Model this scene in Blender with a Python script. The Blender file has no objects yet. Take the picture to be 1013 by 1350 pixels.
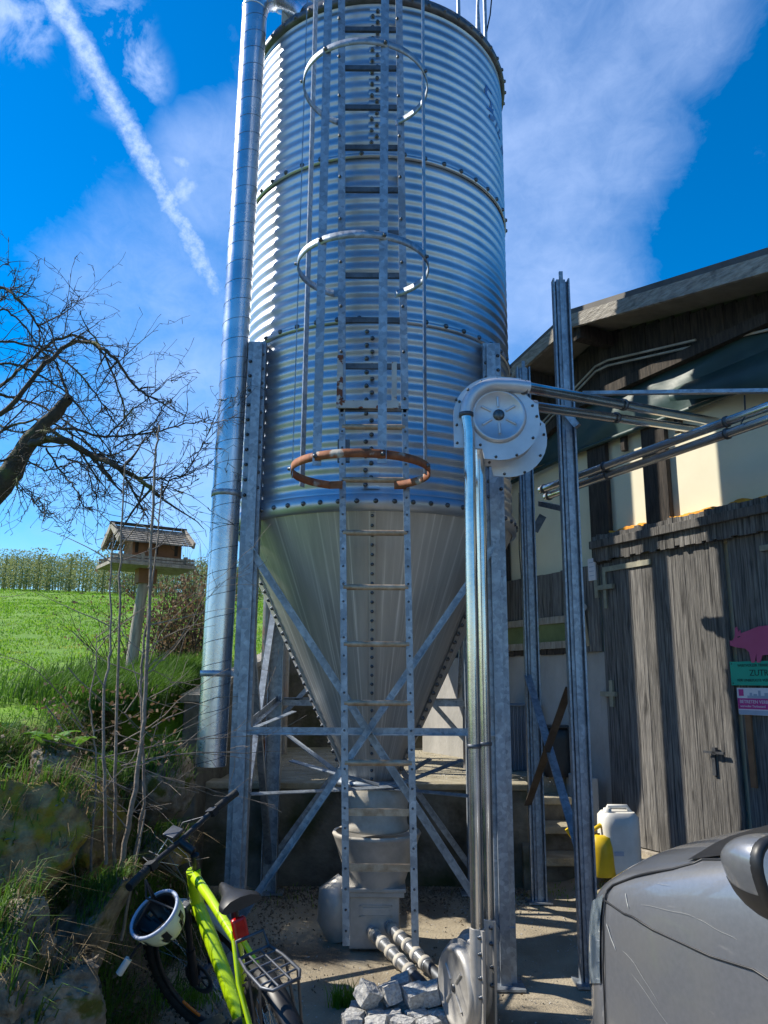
import bpy, bmesh, math, random
import numpy as np
from mathutils import Vector, Matrix, noise
R = math.radians
rnd = random.Random(7)
S = bpy.context.scene
COL = S.collection
# ------------------------------------------------------------------ camera, sky, sun, exposure
F, PITCH, CXP, CYP, H, ROLL = 1040.0, R(12.2), 506.5, 675.0, 1.65, R(0.35)
cam = bpy.data.cameras.new("camera"); camo = bpy.data.objects.new("camera", cam); COL.objects.link(camo)
cam.sensor_fit = 'HORIZONTAL'; cam.sensor_width = 36.0; cam.lens = F/1013*36.0
cam.clip_start = 0.05; cam.clip_end = 3000
camo.matrix_world = Matrix.Translation((0, 0, H)) @ Matrix.Rotation(R(90)+PITCH, 4, 'X') @ Matrix.Rotation(ROLL, 4, 'Z')
S.camera = camo
def ray(x, y):
    a = (x-CXP)/F; b = -(y-CYP)/F
    c, s = math.cos(ROLL), math.sin(ROLL); a, b = a*c-b*s, a*s+b*c
    return Vector((a, math.cos(PITCH)-b*math.sin(PITCH), math.sin(PITCH)+b*math.cos(PITCH)))
def at(x, y, Y):                                     # a point of the place, measured in the photograph, at distance Y
    r = ray(x, y); return r*(Y/r.y)+Vector((0, 0, H))
AZ, ELEV = R(106), R(43)
SUN = Vector((-math.sin(AZ)*math.cos(ELEV), -math.cos(AZ)*math.cos(ELEV), math.sin(ELEV)))
sl = bpy.data.lights.new("sun", 'SUN'); sl.energy = 5.0; sl.angle = R(0.5); sl.color = (1, .93, .80)
so = bpy.data.objects.new("sun", sl); COL.objects.link(so)
so.rotation_euler = SUN.to_track_quat('Z', 'Y').to_euler(); so.location = (-20, 10, 20)
W = bpy.data.worlds.new("World"); S.world = W; W.use_nodes = True
def N(nt, t, **kw):
    n = nt.nodes.new(t)
    for k, v in kw.items():
        if k.startswith('i_'):
            n.inputs[k[2:].replace('_', ' ')].default_value = v
        else: setattr(n, k, v)
    return n
def math_(nt, op, a, b=None, clamp=False):
    n = nt.nodes.new('ShaderNodeMath'); n.operation = op; n.use_clamp = clamp
    for i, v in enumerate((a, b)):
        if v is None: continue
        if isinstance(v, (int, float)): n.inputs[i].default_value = v
        else: nt.links.new(v, n.inputs[i])
    return n.outputs[0]
def vmath(nt, op, a, b):
    n = nt.nodes.new('ShaderNodeVectorMath'); n.operation = op
    for i, v in enumerate((a, b)):
        if isinstance(v, (tuple, list, Vector)): n.inputs[i].default_value = tuple(v)
        else: nt.links.new(v, n.inputs[i])
    return n
def ramp(nt, fac, stops, interp='LINEAR'):
    n = nt.nodes.new('ShaderNodeValToRGB'); cr = n.color_ramp; cr.interpolation = interp
    while len(cr.elements) > 1: cr.elements.remove(cr.elements[-1])
    for i, (p, c) in enumerate(stops):
        e = cr.elements[0] if i == 0 else cr.elements.new(p)
        e.position = p
        if isinstance(c, (int, float)): c = (c, c, c)
        e.color = (c[0], c[1], c[2], 1)
    nt.links.new(fac, n.inputs[0]); return n.outputs[0]
def mix(nt, fac, a, b, mode='MIX'):
    n = nt.nodes.new('ShaderNodeMix'); n.data_type = 'RGBA'; n.blend_type = mode
    for i, v in ((0, fac), (6, a), (7, b)):
        if isinstance(v, (int, float)): n.inputs[i].default_value = v
        elif isinstance(v, (tuple, list)): n.inputs[i].default_value = (v[0], v[1], v[2], 1)
        else: nt.links.new(v, n.inputs[i])
    return n.outputs[2]
nt = W.node_tree; nt.nodes.clear()
tc = N(nt, 'ShaderNodeTexCoord'); dirn = tc.outputs['Generated']
sky = N(nt, 'ShaderNodeTexSky', sky_type='NISHITA', sun_disc=False, sun_elevation=ELEV,
        sun_rotation=math.atan2(SUN.x, SUN.y), altitude=600, air_density=1.0, dust_density=0.3, ozone_density=2.2)
hs = N(nt, 'ShaderNodeHueSaturation'); hs.inputs['Hue'].default_value = .503; hs.inputs['Saturation'].default_value = 1.55
hs.inputs['Value'].default_value = 1.0
nt.links.new(sky.outputs[0], hs.inputs['Color'])
def blob(px, py, rad):                               # a soft patch of sky around one direction
    d = ray(px, py).normalized()
    dt = vmath(nt, 'DOT_PRODUCT', dirn, d).outputs['Value']
    mr = N(nt, 'ShaderNodeMapRange'); mr.interpolation_type = 'SMOOTHERSTEP'
    nt.links.new(dt, mr.inputs[0]); mr.inputs[1].default_value = math.cos(R(rad)); mr.inputs[2].default_value = 1.0
    return mr.outputs[0]
def nz(scale, detail, rough, dist=0., stretch=None, off=(0, 0, 0)):
    mp = N(nt, 'ShaderNodeMapping'); nt.links.new(dirn, mp.inputs[0]); mp.inputs['Location'].default_value = off
    if stretch: mp.inputs['Scale'].default_value = stretch[0]; mp.inputs['Rotation'].default_value = stretch[1]
    n = N(nt, 'ShaderNodeTexNoise'); n.inputs['Scale'].default_value = scale; n.inputs['Detail'].default_value = detail
    n.inputs['Roughness'].default_value = rough; n.inputs['Distortion'].default_value = dist
    nt.links.new(mp.outputs[0], n.inputs[0]); return n.outputs[0]
wsum = None
for (px, py, rad, w) in [(695, 330, 10, 1.0), (725, 180, 10, .9), (690, 60, 10, .7), (850, 0, 8, .55), (780, 100, 7, .45), (300, 230, 6, .75),
                         (200, 400, 9, .45), (260, 560, 9, .95), (250, 640, 7, .9), (120, 590, 9, .4), (440, 300, 9, .4)]:
    b = math_(nt, 'MULTIPLY', blob(px, py, rad), w)
    wsum = b if wsum is None else math_(nt, 'MAXIMUM', wsum, b)
n1 = nz(3.2, 9, .58, .6, ((1, .6, 1.9), (0.2, .3, .5)))
n2 = nz(11, 8, .6, .3, ((1, .5, 1.6), (0.1, .5, .9)), (3, 1, 2))
cl = math_(nt, 'ADD', math_(nt, 'MULTIPLY', n1, .65), math_(nt, 'MULTIPLY', n2, .35))
n3 = nz(28, 9, .68, .8, ((1, .35, 1.2), (0.1, .9, .7)), (7, 4, 2))
cl = math_(nt, 'ADD', math_(nt, 'MULTIPLY', cl, .78), math_(nt, 'MULTIPLY', n3, .22))
cl = math_(nt, 'ADD', cl, math_(nt, 'MULTIPLY', math_(nt, 'SUBTRACT', math_(nt, 'POWER', wsum, .6), 1), .42))
cl = math_(nt, 'MULTIPLY', ramp(nt, cl, [(.13, 0), (.34, .30), (.72, 1)]), .82)
small = None
for (px, py, rad) in [(150, 36, 3.0), (160, 95, 3.6), (235, 238, 2.2), (28, 32, 2.6)]:
    small = blob(px, py, rad) if small is None else math_(nt, 'MAXIMUM', small, blob(px, py, rad))
cl = math_(nt, 'MAXIMUM', cl, math_(nt, 'MULTIPLY', small, math_(nt, 'MULTIPLY', ramp(nt, nz(16, 8, .6, .4), [(.46, 0), (.66, 1)]), .8)))
# vapour trail: a band along a great circle
ra, rb = ray(48, -40).normalized(), ray(288, 390).normalized(); nn = ra.cross(rb).normalized(); mid = (ra+rb).normalized()
al = (rb-ra).normalized()
d1 = vmath(nt, 'DOT_PRODUCT', dirn, nn).outputs['Value']
wob = math_(nt, 'MULTIPLY', math_(nt, 'SUBTRACT', nz(44, 8, .7), .5), .022)
d1 = math_(nt, 'ADD', d1, wob)
along = vmath(nt, 'DOT_PRODUCT', dirn, al).outputs['Value']
bow = math_(nt, 'MULTIPLY', math_(nt, 'MULTIPLY', along, along), -.10)
d1 = math_(nt, 'ADD', math_(nt, 'ADD', d1, bow), .004)
tr = ramp(nt, math_(nt, 'ABSOLUTE', d1), [(0, 1), (.006, .85), (.014, 0)])
infront = math_(nt, 'GREATER_THAN', vmath(nt, 'DOT_PRODUCT', dirn, mid).outputs['Value'], 0)
fade = N(nt, 'ShaderNodeMapRange'); nt.links.new(along, fade.inputs[0])
fade.inputs[1].default_value = ra.dot(al)-.1; fade.inputs[2].default_value = rb.dot(al)+.02
fz = ramp(nt, fade.outputs[0], [(0, 0), (.12, 1), (.92, .8), (1, 0)])
tr = math_(nt, 'MULTIPLY', math_(nt, 'MULTIPLY', tr, infront), fz)
tr = math_(nt, 'MULTIPLY', tr, ramp(nt, nz(90, 8, .7), [(.30, .3), (.62, 1)]))
cl = math_(nt, 'MAXIMUM', math_(nt, 'MULTIPLY', cl, .78), math_(nt, 'MULTIPLY', tr, .8))
skyc = mix(nt, cl, hs.outputs[0], (4.0, 5.0, 7.2))
bg = N(nt, 'ShaderNodeBackground'); bg.inputs['Strength'].default_value = .145
nt.links.new(skyc, bg.inputs[0]); wo = N(nt, 'ShaderNodeOutputWorld'); nt.links.new(bg.outputs[0], wo.inputs[0])
S.view_settings.view_transform = 'Standard'; S.view_settings.look = 'None'; S.view_settings.exposure = 0.46; S.view_settings.gamma = 1

# ------------------------------------------------------------------ materials
MATS = {}
def mat(name, c1, c2=None, scale=6., rough=.6, metal=0., bump=0., bscale=None, stretch=(1, 1, 1), stops=(.35, .65), spec=None, tstretch=None, isl=0, polar=False, coat=0., detail=6, rvar=0, third=None, trans=0, vor=0):
    m = bpy.data.materials.new(name); m.use_nodes = True; nt = m.node_tree; p = nt.nodes['Principled BSDF']
    tc = N(nt, 'ShaderNodeTexCoord'); mp = N(nt, 'ShaderNodeMapping'); mp.inputs['Scale'].default_value = stretch
    src = tc.outputs['Object']
    if polar:
        sx = N(nt, 'ShaderNodeSeparateXYZ'); nt.links.new(src, sx.inputs[0]); cx3 = N(nt, 'ShaderNodeCombineXYZ')
        nt.links.new(math_(nt, 'ARCTAN2', sx.outputs[0], math_(nt, 'MULTIPLY', sx.outputs[1], -1)), cx3.inputs[0]); nt.links.new(sx.outputs[2], cx3.inputs[2]); src = cx3.outputs[0]
    nt.links.new(src, mp.inputs[0])
    tx = N(nt, 'ShaderNodeTexNoise'); tx.inputs['Scale'].default_value = scale; tx.inputs['Detail'].default_value = detail
    tx.inputs['Roughness'].default_value = .62; nt.links.new(mp.outputs[0], tx.inputs[0])
    c2 = c2 or tuple(v*.75 for v in c1)
    col = ramp(nt, tx.outputs[0], [(stops[0], c2), (stops[1], c1)])
    if vor:
        vo = N(nt, 'ShaderNodeTexVoronoi'); vo.inputs['Scale'].default_value = vor; nt.links.new(tc.outputs['Object'], vo.inputs[0])
        g = N(nt, 'ShaderNodeSeparateColor'); nt.links.new(vo.outputs['Color'], g.inputs[0])
        col = mix(nt, 1., col, ramp(nt, g.outputs[0], [(0, .72), (1, 1.1)]), 'MULTIPLY')
    if third:                                          # (colour, scale, lo, hi)
        t3 = N(nt, 'ShaderNodeTexNoise'); t3.inputs['Scale'].default_value = third[1]; t3.inputs['Detail'].default_value = 7
        if tstretch:
            m3 = N(nt, 'ShaderNodeMapping'); m3.inputs['Scale'].default_value = tstretch; nt.links.new(src, m3.inputs[0]); nt.links.new(m3.outputs[0], t3.inputs[0])
        else: nt.links.new(tc.outputs['Object'], t3.inputs[0])
        col = mix(nt, ramp(nt, t3.outputs[0], [(third[2], 0), (third[3], 1)]), col, third[0])
    if isl:
        gm = N(nt, 'ShaderNodeNewGeometry'); col = mix(nt, 1., col, ramp(nt, gm.outputs['Random Per Island'], [(0, 1-isl), (1, 1+isl*.4)]), 'MULTIPLY')
    nt.links.new(col, p.inputs['Base Color'])
    p.inputs['Roughness'].default_value = rough; p.inputs['Metallic'].default_value = metal
    if rvar: nt.links.new(ramp(nt, tx.outputs[0], [(.3, rough-rvar), (.7, rough+rvar)]), p.inputs['Roughness'])
    if spec is not None: p.inputs['Specular IOR Level'].default_value = spec
    if coat: p.inputs['Coat Weight'].default_value = coat; p.inputs['Coat Roughness'].default_value = .04
    if bump:
        b = N(nt, 'ShaderNodeBump'); b.inputs['Strength'].default_value = bump; b.inputs['Distance'].default_value = .02
        if bscale:
            t2 = N(nt, 'ShaderNodeTexNoise'); t2.inputs['Scale'].default_value = bscale; t2.inputs['Detail'].default_value = 8
            nt.links.new(mp.outputs[0], t2.inputs[0]); nt.links.new(t2.outputs[0], b.inputs['Height'])
        else: nt.links.new(tx.outputs[0], b.inputs['Height'])
        nt.links.new(b.outputs[0], p.inputs['Normal'])
    if trans:
        tb = N(nt, 'ShaderNodeBsdfTranslucent'); nt.links.new(col, tb.inputs[0]); ms = N(nt, 'ShaderNodeMixShader'); ms.inputs[0].default_value = trans
        nt.links.new(p.outputs[0], ms.inputs[1]); nt.links.new(tb.outputs[0], ms.inputs[2]); nt.links.new(ms.outputs[0], nt.nodes['Material Output'].inputs[0])
    MATS[name] = m; return m
GALV = mat('galvanised', (.40, .455, .52), (.27, .31, .365), 9, .52, .68, .05, 60, third=((.24, .25, .27), 3, .60, .80), vor=45)
SHEET = mat('corrugated_zinc', (.50, .55, .62), (.34, .385, .44), 2.2, .40, .80, .04, 30, stretch=(1, 1, .25), rvar=.05, third=((.52, .50, .46), 5, .58, .78))
CONEM = mat('cone_zinc', (.54, .53, .51), (.34, .335, .325), 3, .52, .55, .03, 40, stretch=(2.2, 1, .35), stops=(.32, .7), third=((.80, .79, .77), 8, .54, .74), tstretch=(4.5, 1, .10), polar=True)
PIPE = mat('pipe_zinc', (.70, .72, .75), (.50, .53, .58), 4, .27, .88, .03, 40, rvar=.06)
HOUS = mat('housing_zinc', (.60, .63, .68), (.46, .49, .54), 4, .48, .62, .03, 40)
TUBE = mat('tube_steel', (.76, .75, .73), (.52, .52, .52), 3, .20, .92, .02, 60, rvar=.05, third=((.45, .33, .30), 4, .60, .8))
BOOT = mat('cast_grey', (.50, .485, .46), (.36, .35, .33), 7, .5, .35, .05, 40)
BOLT = mat('bolt_steel', (.16, .17, .19), (.07, .075, .08), 60, .4, .8)
RUSTY = mat('rusty_paint', (.34, .12, .045), (.17, .05, .02), 14, .75, .15, .1, 50, third=((.42, .38, .32), 9, .58, .66))
RUNG = mat('worn_rung', (.46, .38, .29), (.26, .18, .11), 16, .5, .45, .03, 60)
DARKST = mat('dark_steel', (.14, .15, .17), (.07, .075, .085), 12, .5, .7)
PLAST = mat('white_plastic', (.78, .77, .73), (.62, .61, .57), 5, .42, 0, .02, 30)
YEL = mat('yellow_plastic', (.80, .56, .02), (.62, .40, .01), 5, .38)
CREAM = mat('cream_flex', (.55, .52, .46), (.36, .33, .28), 6, .6, 0, .1, 30)
CONC = mat('old_concrete', (.22, .205, .17), (.075, .07, .055), 3.2, .92, 0, .5, 26, third=((.045, .055, .02), 2.2, .5, .66))
WCONC = mat('wall_concrete', (.44, .43, .41), (.31, .305, .29), 3, .9, 0, .25, 40, stretch=(1, 1, .5))
STEPM = mat('step_concrete', (.40, .36, .27), (.25, .22, .15), 6, .92, 0, .4, 45)
PANEL = mat('cream_panel', (.80, .74, .55), (.72, .66, .48), 1.5, .7, 0, .02)
WOOD = mat('weathered_boards', (.275, .262, .245), (.06, .057, .056), 7, .88, 0, .7, 16, stretch=(11, 11, .45), stops=(.34, .66), third=((.04, .038, .037), 6, .58, .72), tstretch=(3.2, 3.2, .5), isl=.34)
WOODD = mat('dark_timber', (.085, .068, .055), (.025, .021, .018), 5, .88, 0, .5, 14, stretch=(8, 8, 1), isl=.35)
FASC = mat('grey_fascia', (.42, .39, .34), (.20, .18, .155), 5, .85, 0, .6, 12, stretch=(2, 2, 9), third=((.09, .08, .07), 9, .6, .75))
SOFF = mat('soffit', (.30, .27, .22), (.20, .18, .15), 4, .9)
TARP = mat('green_tarp', (.035, .075, .07), (.022, .05, .048), 2, .45, 0, .3, 5)
FOAM = mat('orange_foam', (.75, .36, .03), (.55, .20, .02), 14, .9, 0, .8, 20)
GLASSG = mat('green_pane', (.22, .27, .12), (.14, .18, .08), 3, .15, 0)
GLASS = mat('dark_glass', (.02, .025, .03), (.015, .018, .02), 3, .04, 0, spec=.8)
BLUEP = mat('blue_paint', (.02, .10, .38), (.10, .22, .45), 18, .5)
PAINT = mat('grey_car_paint', (.25, .255, .27), (.22, .225, .24), 60, .34, .5, 0, coat=.9, third=((.27, .265, .255), 5, .45, .85))
BLACKP = mat('black_plastic', (.022, .022, .024), (.014, .014, .015), 30, .45)
RUBBER = mat('rubber', (.03, .03, .03), (.018, .018, .018), 30, .8, 0, .3, 90)
LIME = mat('lime_paint', (.56, .80, .01), (.50, .74, .01), 3, .25, 0, coat=.8)
CHROME = mat('polished_alloy', (.6, .6, .6), (.5, .5, .5), 5, .25, .9)
REDL = mat('red_lens', (.55, .012, .01), (.4, .01, .01), 40, .2)
ORAL = mat('orange_reflector', (.85, .22, .01), (.7, .16, .01), 60, .25)
HELW = mat('helmet_shell', (.70, .74, .52), (.62, .66, .45), 8, .4)
SCREAM = mat('scratch', (.40, .40, .35), (.26, .26, .26), 90, .6)
PINK = mat('pink_enamel', (.55, .11, .23), (.50, .09, .20), 5, .5)
PINK2 = mat('magenta_print', (.58, .05, .27), (.54, .045, .25), 5, .45)
TURQ = mat('turquoise_enamel', (.02, .42, .29), (.02, .38, .26), 5, .4)
WHITE = mat('white_print', (.78, .76, .80), (.74, .72, .77), 5, .5)
SIGNG = mat('grey_print', (.42, .48, .60), (.32, .38, .5), 5, .5)
BLK = mat('black_print', (.02, .05, .05), (.02, .04, .04), 5, .6)
BARK = mat('bark', (.062, .05, .038), (.035, .028, .022), 14, .9, 0, .6, 30, third=((.10, .12, .03), 5, .58, .72))
STEMM = mat('grey_stem', (.30, .245, .19), (.17, .13, .10), 30, .85, 0, .3, 50)
THATCH = mat('shingle', (.30, .27, .23), (.11, .10, .09), 12, .9, 0, .5, 30)
TIMB = mat('brown_timber', (.30, .15, .075), (.20, .10, .05), 9, .8)
GREYT = mat('bleached_timber', (.42, .38, .32), (.24, .21, .17), 8, .85, 0, .4, 18, stretch=(4, 4, .6))
GRANITE = mat('granite', (.52, .52, .51), (.30, .30, .30), 60, .8, 0, .5, 70, stops=(.4, .6))
ROCK = mat('mossy_rock', (.36, .26, .12), (.12, .085, .045), 11, .97, 0, 1., 26, third=((.24, .19, .018), 9, .50, .60))
ROCKD = mat('bare_rock', (.32, .27, .20), (.10, .082, .06), 11, .97, 0, 1., 26, third=((.08, .085, .013), 10, .56, .66))
GRASSB = mat('grass_blade', (.23, .40, .03), (.11, .26, .016), .9, .6, trans=.55, third=((.30, .34, .06), 2.2, .56, .72))
GRASSD = mat('grass_blade_deep', (.12, .24, .025), (.05, .12, .014), 3, .7, trans=.35)
ORCH = mat('orchard_leaf', (.34, .36, .16), (.22, .26, .10), .6, .8, trans=.35)
BROWNL = mat('dry_leaf', (.26, .165, .09), (.13, .08, .045), 5, .8, trans=.3)
LITTER = mat('leaf_litter', (.24, .19, .135), (.12, .092, .065), 9, .9)
TUB = mat('grey_blue_tub', (.16, .20, .26), (.12, .15, .20), 4, .5)
# ground: pale worn concrete, dirt towards the wall
GROUND = mat('yard_ground', (.40, .345, .255), (.27, .228, .165), 2.4, .93, 0, .45, 70, third=((.13, .105, .075), 1.3, .54, .68))
SOIL = mat('bank_soil', (.16, .125, .085), (.07, .055, .038), 4, .97, 0, .8, 18, third=((.05, .075, .015), 3, .5, .62))
def meadow_mat():
    m = bpy.data.materials.new('meadow_grass'); m.use_nodes = True; nt = m.node_tree; p = nt.nodes['Principled BSDF']
    tc = N(nt, 'ShaderNodeTexCoord')
    a = N(nt, 'ShaderNodeTexNoise'); a.inputs['Scale'].default_value = .5; a.inputs['Detail'].default_value = 12; a.inputs['Roughness'].default_value = .78
    b = N(nt, 'ShaderNodeTexNoise'); b.inputs['Scale'].default_value = 14; b.inputs['Detail'].default_value = 8; b.inputs['Roughness'].default_value = .7
    nt.links.new(tc.outputs['Object'], a.inputs[0]); nt.links.new(tc.outputs['Object'], b.inputs[0])
    c = ramp(nt, a.outputs[0], [(.35, (.12, .27, .012)), (.52, (.19, .37, .018)), (.68, (.26, .40, .035))])
    c = mix(nt, 1., c, ramp(nt, b.outputs[0], [(.32, .45), (.62, 1.15)]), 'MULTIPLY')
    nt.links.new(c, p.inputs['Base Color']); p.inputs['Roughness'].default_value = .9
    bm = N(nt, 'ShaderNodeBump'); bm.inputs['Strength'].default_value = .9; bm.inputs['Distance'].default_value = .06
    nt.links.new(b.outputs[0], bm.inputs['Height']); nt.links.new(bm.outputs[0], p.inputs['Normal']); return m
MEADOW = meadow_mat()

# ------------------------------------------------------------------ mesh builder and scene tree
class MB:
    def __init__(s): s.v = []; s.f = []; s.smooth = []
    def add(s, vs, fs, sm=False):
        o = len(s.v); s.v += [tuple(v) for v in vs]; s.f += [tuple(i+o for i in f) for f in fs]; s.smooth += [sm]*len(fs); return s
    def box(s, c, size, rot=None):                     # rot: 3x3 matrix
        c = Vector(c); h = Vector(size)/2; vs = []
        for x in (-1, 1):
            for y in (-1, 1):
                for z in (-1, 1):
                    v = Vector((x*h.x, y*h.y, z*h.z)); vs.append(c+(rot@v if rot else v))
        return s.add(vs, [(0, 1, 3, 2), (4, 6, 7, 5), (0, 4, 5, 1), (2, 3, 7, 6), (0, 2, 6, 4), (1, 5, 7, 3)])
    def bar(s, a, b, w, h, up=(0, 0, 1)):              # rectangular bar from a to b: w across, h along up
        a = Vector(a); b = Vector(b); d = (b-a); L = d.length; d.normalize(); x = d.cross(Vector(up))
        if x.length < 1e-4: x = d.cross(Vector((0, 1, 0)))
        x.normalize(); u = x.cross(d); return s.box((a+b)/2, (w, L, h), Matrix((x, d, u)).transposed())
    def extr(s, prof, a, b, up=(0, 0, 1), sm=False):   # closed 2D profile (x across, y along up) swept straight
        a = Vector(a); b = Vector(b); d = (b-a).normalized(); x = d.cross(Vector(up))
        if x.length < 1e-4: x = d.cross(Vector((0, 1, 0)))
        x.normalize(); u = x.cross(d); n = len(prof)
        vs = [a+x*p[0]+u*p[1] for p in prof]+[b+x*p[0]+u*p[1] for p in prof]
        fs = [(i, (i+1) % n, n+(i+1) % n, n+i) for i in range(n)]
        s.add(vs, fs, sm); s.add(vs, [tuple(range(n))[::-1], tuple(range(n, 2*n))]); return s
    def tube(s, pts, r, n=12, caps=True, sm=True):
        pts = [Vector(p) for p in pts]; m = len(pts)
        rs = r if isinstance(r, (list, tuple)) else [r]*m
        prev = None; vs = []
        for i, p in enumerate(pts):
            t = (pts[min(i+1, m-1)]-pts[max(i-1, 0)])
            if t.length < 1e-9: t = Vector((0, 0, 1))
            t.normalize()
            if prev is None:
                x = t.cross(Vector((0, 0, 1)))
                if x.length < .1: x = t.cross(Vector((0, 1, 0)))
            else: x = prev-t*prev.dot(t)
            x.normalize(); prev = x; y = t.cross(x)
            for k in range(n):
                a = 2*math.pi*k/n; vs.append(p+(x*math.cos(a)+y*math.sin(a))*rs[i])
        fs = [(i*n+k, i*n+(k+1) % n, (i+1)*n+(k+1) % n, (i+1)*n+k) for i in range(m-1) for k in range(n)]
        s.add(vs, fs, sm)
        if caps: s.add(vs[:n], [tuple(range(n))[::-1]]); s.add(vs[-n:], [tuple(range(n))])
        return s
    def lathe(s, prof, c=(0, 0, 0), n=32, axis=None, a0=0, a1=2*math.pi, sm=True):   # prof: (r, h)
        c = Vector(c); ax = Vector(axis).normalized() if axis is not None else Vector((0, 0, 1))
        x = ax.cross(Vector((0, 0, 1)))
        if x.length < 1e-3: x = Vector((1, 0, 0))
        x.normalize(); y = ax.cross(x); full = abs(a1-a0-2*math.pi) < 1e-6; m = n if full else n+1; vs = []
        for (r, h) in prof:
            for k in range(m):
                a = a0+(a1-a0)*k/n; vs.append(c+ax*h+(x*math.cos(a)+y*math.sin(a))*r)
        fs = []
        for i in range(len(prof)-1):
            for k in range(n):
                k2 = (k+1) % m; fs.append((i*m+k, i*m+k2, (i+1)*m+k2, (i+1)*m+k))
        return s.add(vs, fs, sm)
    def prism(s, poly, o, x, y, th):                   # polygon in plane (o, x, y) extruded along -normal by th
        o = Vector(o); x = Vector(x); y = Vector(y); nrm = x.cross(y).normalized(); n = len(poly)
        f = [o+x*p[0]+y*p[1] for p in poly]; b = [v-nrm*th for v in f]
        s.add(f+b, [tuple(range(n)), tuple(range(n, 2*n))[::-1]]+[(i, n+i, n+(i+1) % n, (i+1) % n) for i in range(n)]); return s
    def ball(s, c, r, n=8, sc=(1, 1, 1)):
        prof = [(math.sin(math.pi*i/n)*r, -math.cos(math.pi*i/n)*r) for i in range(n+1)]
        o = len(s.v); s.lathe(prof, (0, 0, 0), n*2)
        for i in range(o, len(s.v)): v = s.v[i]; s.v[i] = (c[0]+v[0]*sc[0], c[1]+v[1]*sc[1], c[2]+v[2]*sc[2])
        return s
    def build(s, name, m, parent=None, origin=None, bevel=0, fix=True):
        me = bpy.data.meshes.new(name); off = Vector(origin) if origin is not None else (Vector(parent.get('_o', (0, 0, 0))) if parent else Vector((0, 0, 0)))
        me.from_pydata([tuple(Vector(v)-off) for v in s.v], [], s.f); me.materials.append(m)
        me.polygons.foreach_set('use_smooth', s.smooth)
        if fix:
            bm = bmesh.new(); bm.from_mesh(me); bmesh.ops.recalc_face_normals(bm, faces=bm.faces); bm.to_mesh(me); bm.free()
        me.update()
        o = bpy.data.objects.new(name, me); COL.objects.link(o)
        if parent: o.parent = parent
        elif origin is not None: o.location = off
        if bevel:
            b = o.modifiers.new('bevel', 'BEVEL'); b.width = bevel; b.segments = 2; b.limit_method = 'ANGLE'
        return o
def tag(o, label=None, cat=None, group=None, kind=None):
    if label: o['label'] = label
    if cat: o['category'] = cat
    if group: o['group'] = group
    if kind: o['kind'] = kind
    return o
PENDING = []
def thing(name, label, cat, loc=(0, 0, 0), group=None):
    o = bpy.data.objects.new(name, None); COL.objects.link(o); o.location = loc; o['_o'] = tuple(loc); o.empty_display_size = .1
    PENDING.append(o); return tag(o, label, cat, group)
def sub(o):                                            # sub-parts keep the thing's frame
    o['_o'] = o.parent['_o']; PENDING.append(o); return o
Lp = lambda w, t: [(0, 0), (w, 0), (w, t), (t, t), (t, w), (0, w)]                       # angle iron
Cp = lambda w, d, t=.006: [(-w/2, 0), (w/2, 0), (w/2, d), (w/2-t, d), (w/2-t, t), (-w/2+t, t), (-w/2+t, d), (-w/2, d)]   # channel

# ------------------------------------------------------------------ ground, terrace, meadow
sstep = lambda a, b, x: (lambda t: t*t*(3-2*t))(min(1, max(0, (x-a)/(b-a))))
def yard_z(x, y): return .20*sstep(5.3, 6.4, y)*sstep(1.35, 2.0, x)+.07*max(0, min(y, 8)-4.75)+.006*noise.noise(Vector((x*.8, y*.8, 0)))
def meadow_z(x, y):
    t = max(y, 3)-4; z = 1.24+.135*min(t, 3)+.118*max(0, min(t-3, 62))
    if t > 65: z += .118*12*(1-math.exp(-(t-65)/12.))-(.045*max(0, t-85))
    z += .05*noise.noise(Vector((x*.5, y*.5, 3)))+.35*noise.noise(Vector((x*.06, y*.06, 9)))*sstep(6, 30, y)
    z += .03*max(0, -x-3)*sstep(4, 12, y)*.6
    return z
def edge_x(y): return -1.12-.10*noise.noise(Vector((y*1.3, 0, 5)))-.14*sstep(4, 6, y)
def terr_z(x, y):
    e = edge_x(y)
    if x >= e: return yard_z(x, y)-.05
    b = sstep(0, 1.0, e-x); z = yard_z(x, y)*(1-b)+meadow_z(x, y)*b
    bump = noise.fractal(Vector((x*2.6, y*2.6, z*2.6)), 1., 2., 4)
    return z+.10*bump*(b*(1-b)*4)
def grid(name, xs, ys, zf, m, skip=None, kind='structure'):
    mb = MB(); nx, ny = len(xs), len(ys); vs = [(x, y, zf(x, y)) for y in ys for x in xs]; fs = []
    for j in range(ny-1):
        for i in range(nx-1):
            if skip and skip((xs[i]+xs[i+1])/2, (ys[j]+ys[j+1])/2): continue
            fs.append((j*nx+i, j*nx+i+1, (j+1)*nx+i+1, (j+1)*nx+i))
    mb.add(vs, fs, True); return tag(mb.build(name, m, fix=False), kind=kind)
lin = lambda a, b, n: [a+(b-a)*i/(n-1) for i in range(n)]
grid('ground', lin(-1.9, 2.6, 60)+lin(3, 60, 12), [-.5, 0, 1, 2, 2.5]+lin(3, 9, 80), yard_z, GROUND)
grid('unseen_ground', [-90, -20, -5, -1.9, -1, 0, 1, 3, 8, 60], [-80, -20, -5, -.5], lambda x, y: .0, mat('unseen_ground_grey', (.085, .085, .087), (.05, .05, .052), 40, .9, 0, .4, 80))  # unseen dark ground added behind the camera to darken reflections in the silo
ys_n = [-.5, .2, .8, 1.4]+lin(2, 8, 110)
def bank_skip(x, y): return y > 6.15 and x > -1.5
grid('bank', lin(-3.6, -.95, 90), ys_n, terr_z, SOIL, lambda x, y: x > -1.0 or bank_skip(x, y) or x < -2.3)
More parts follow.
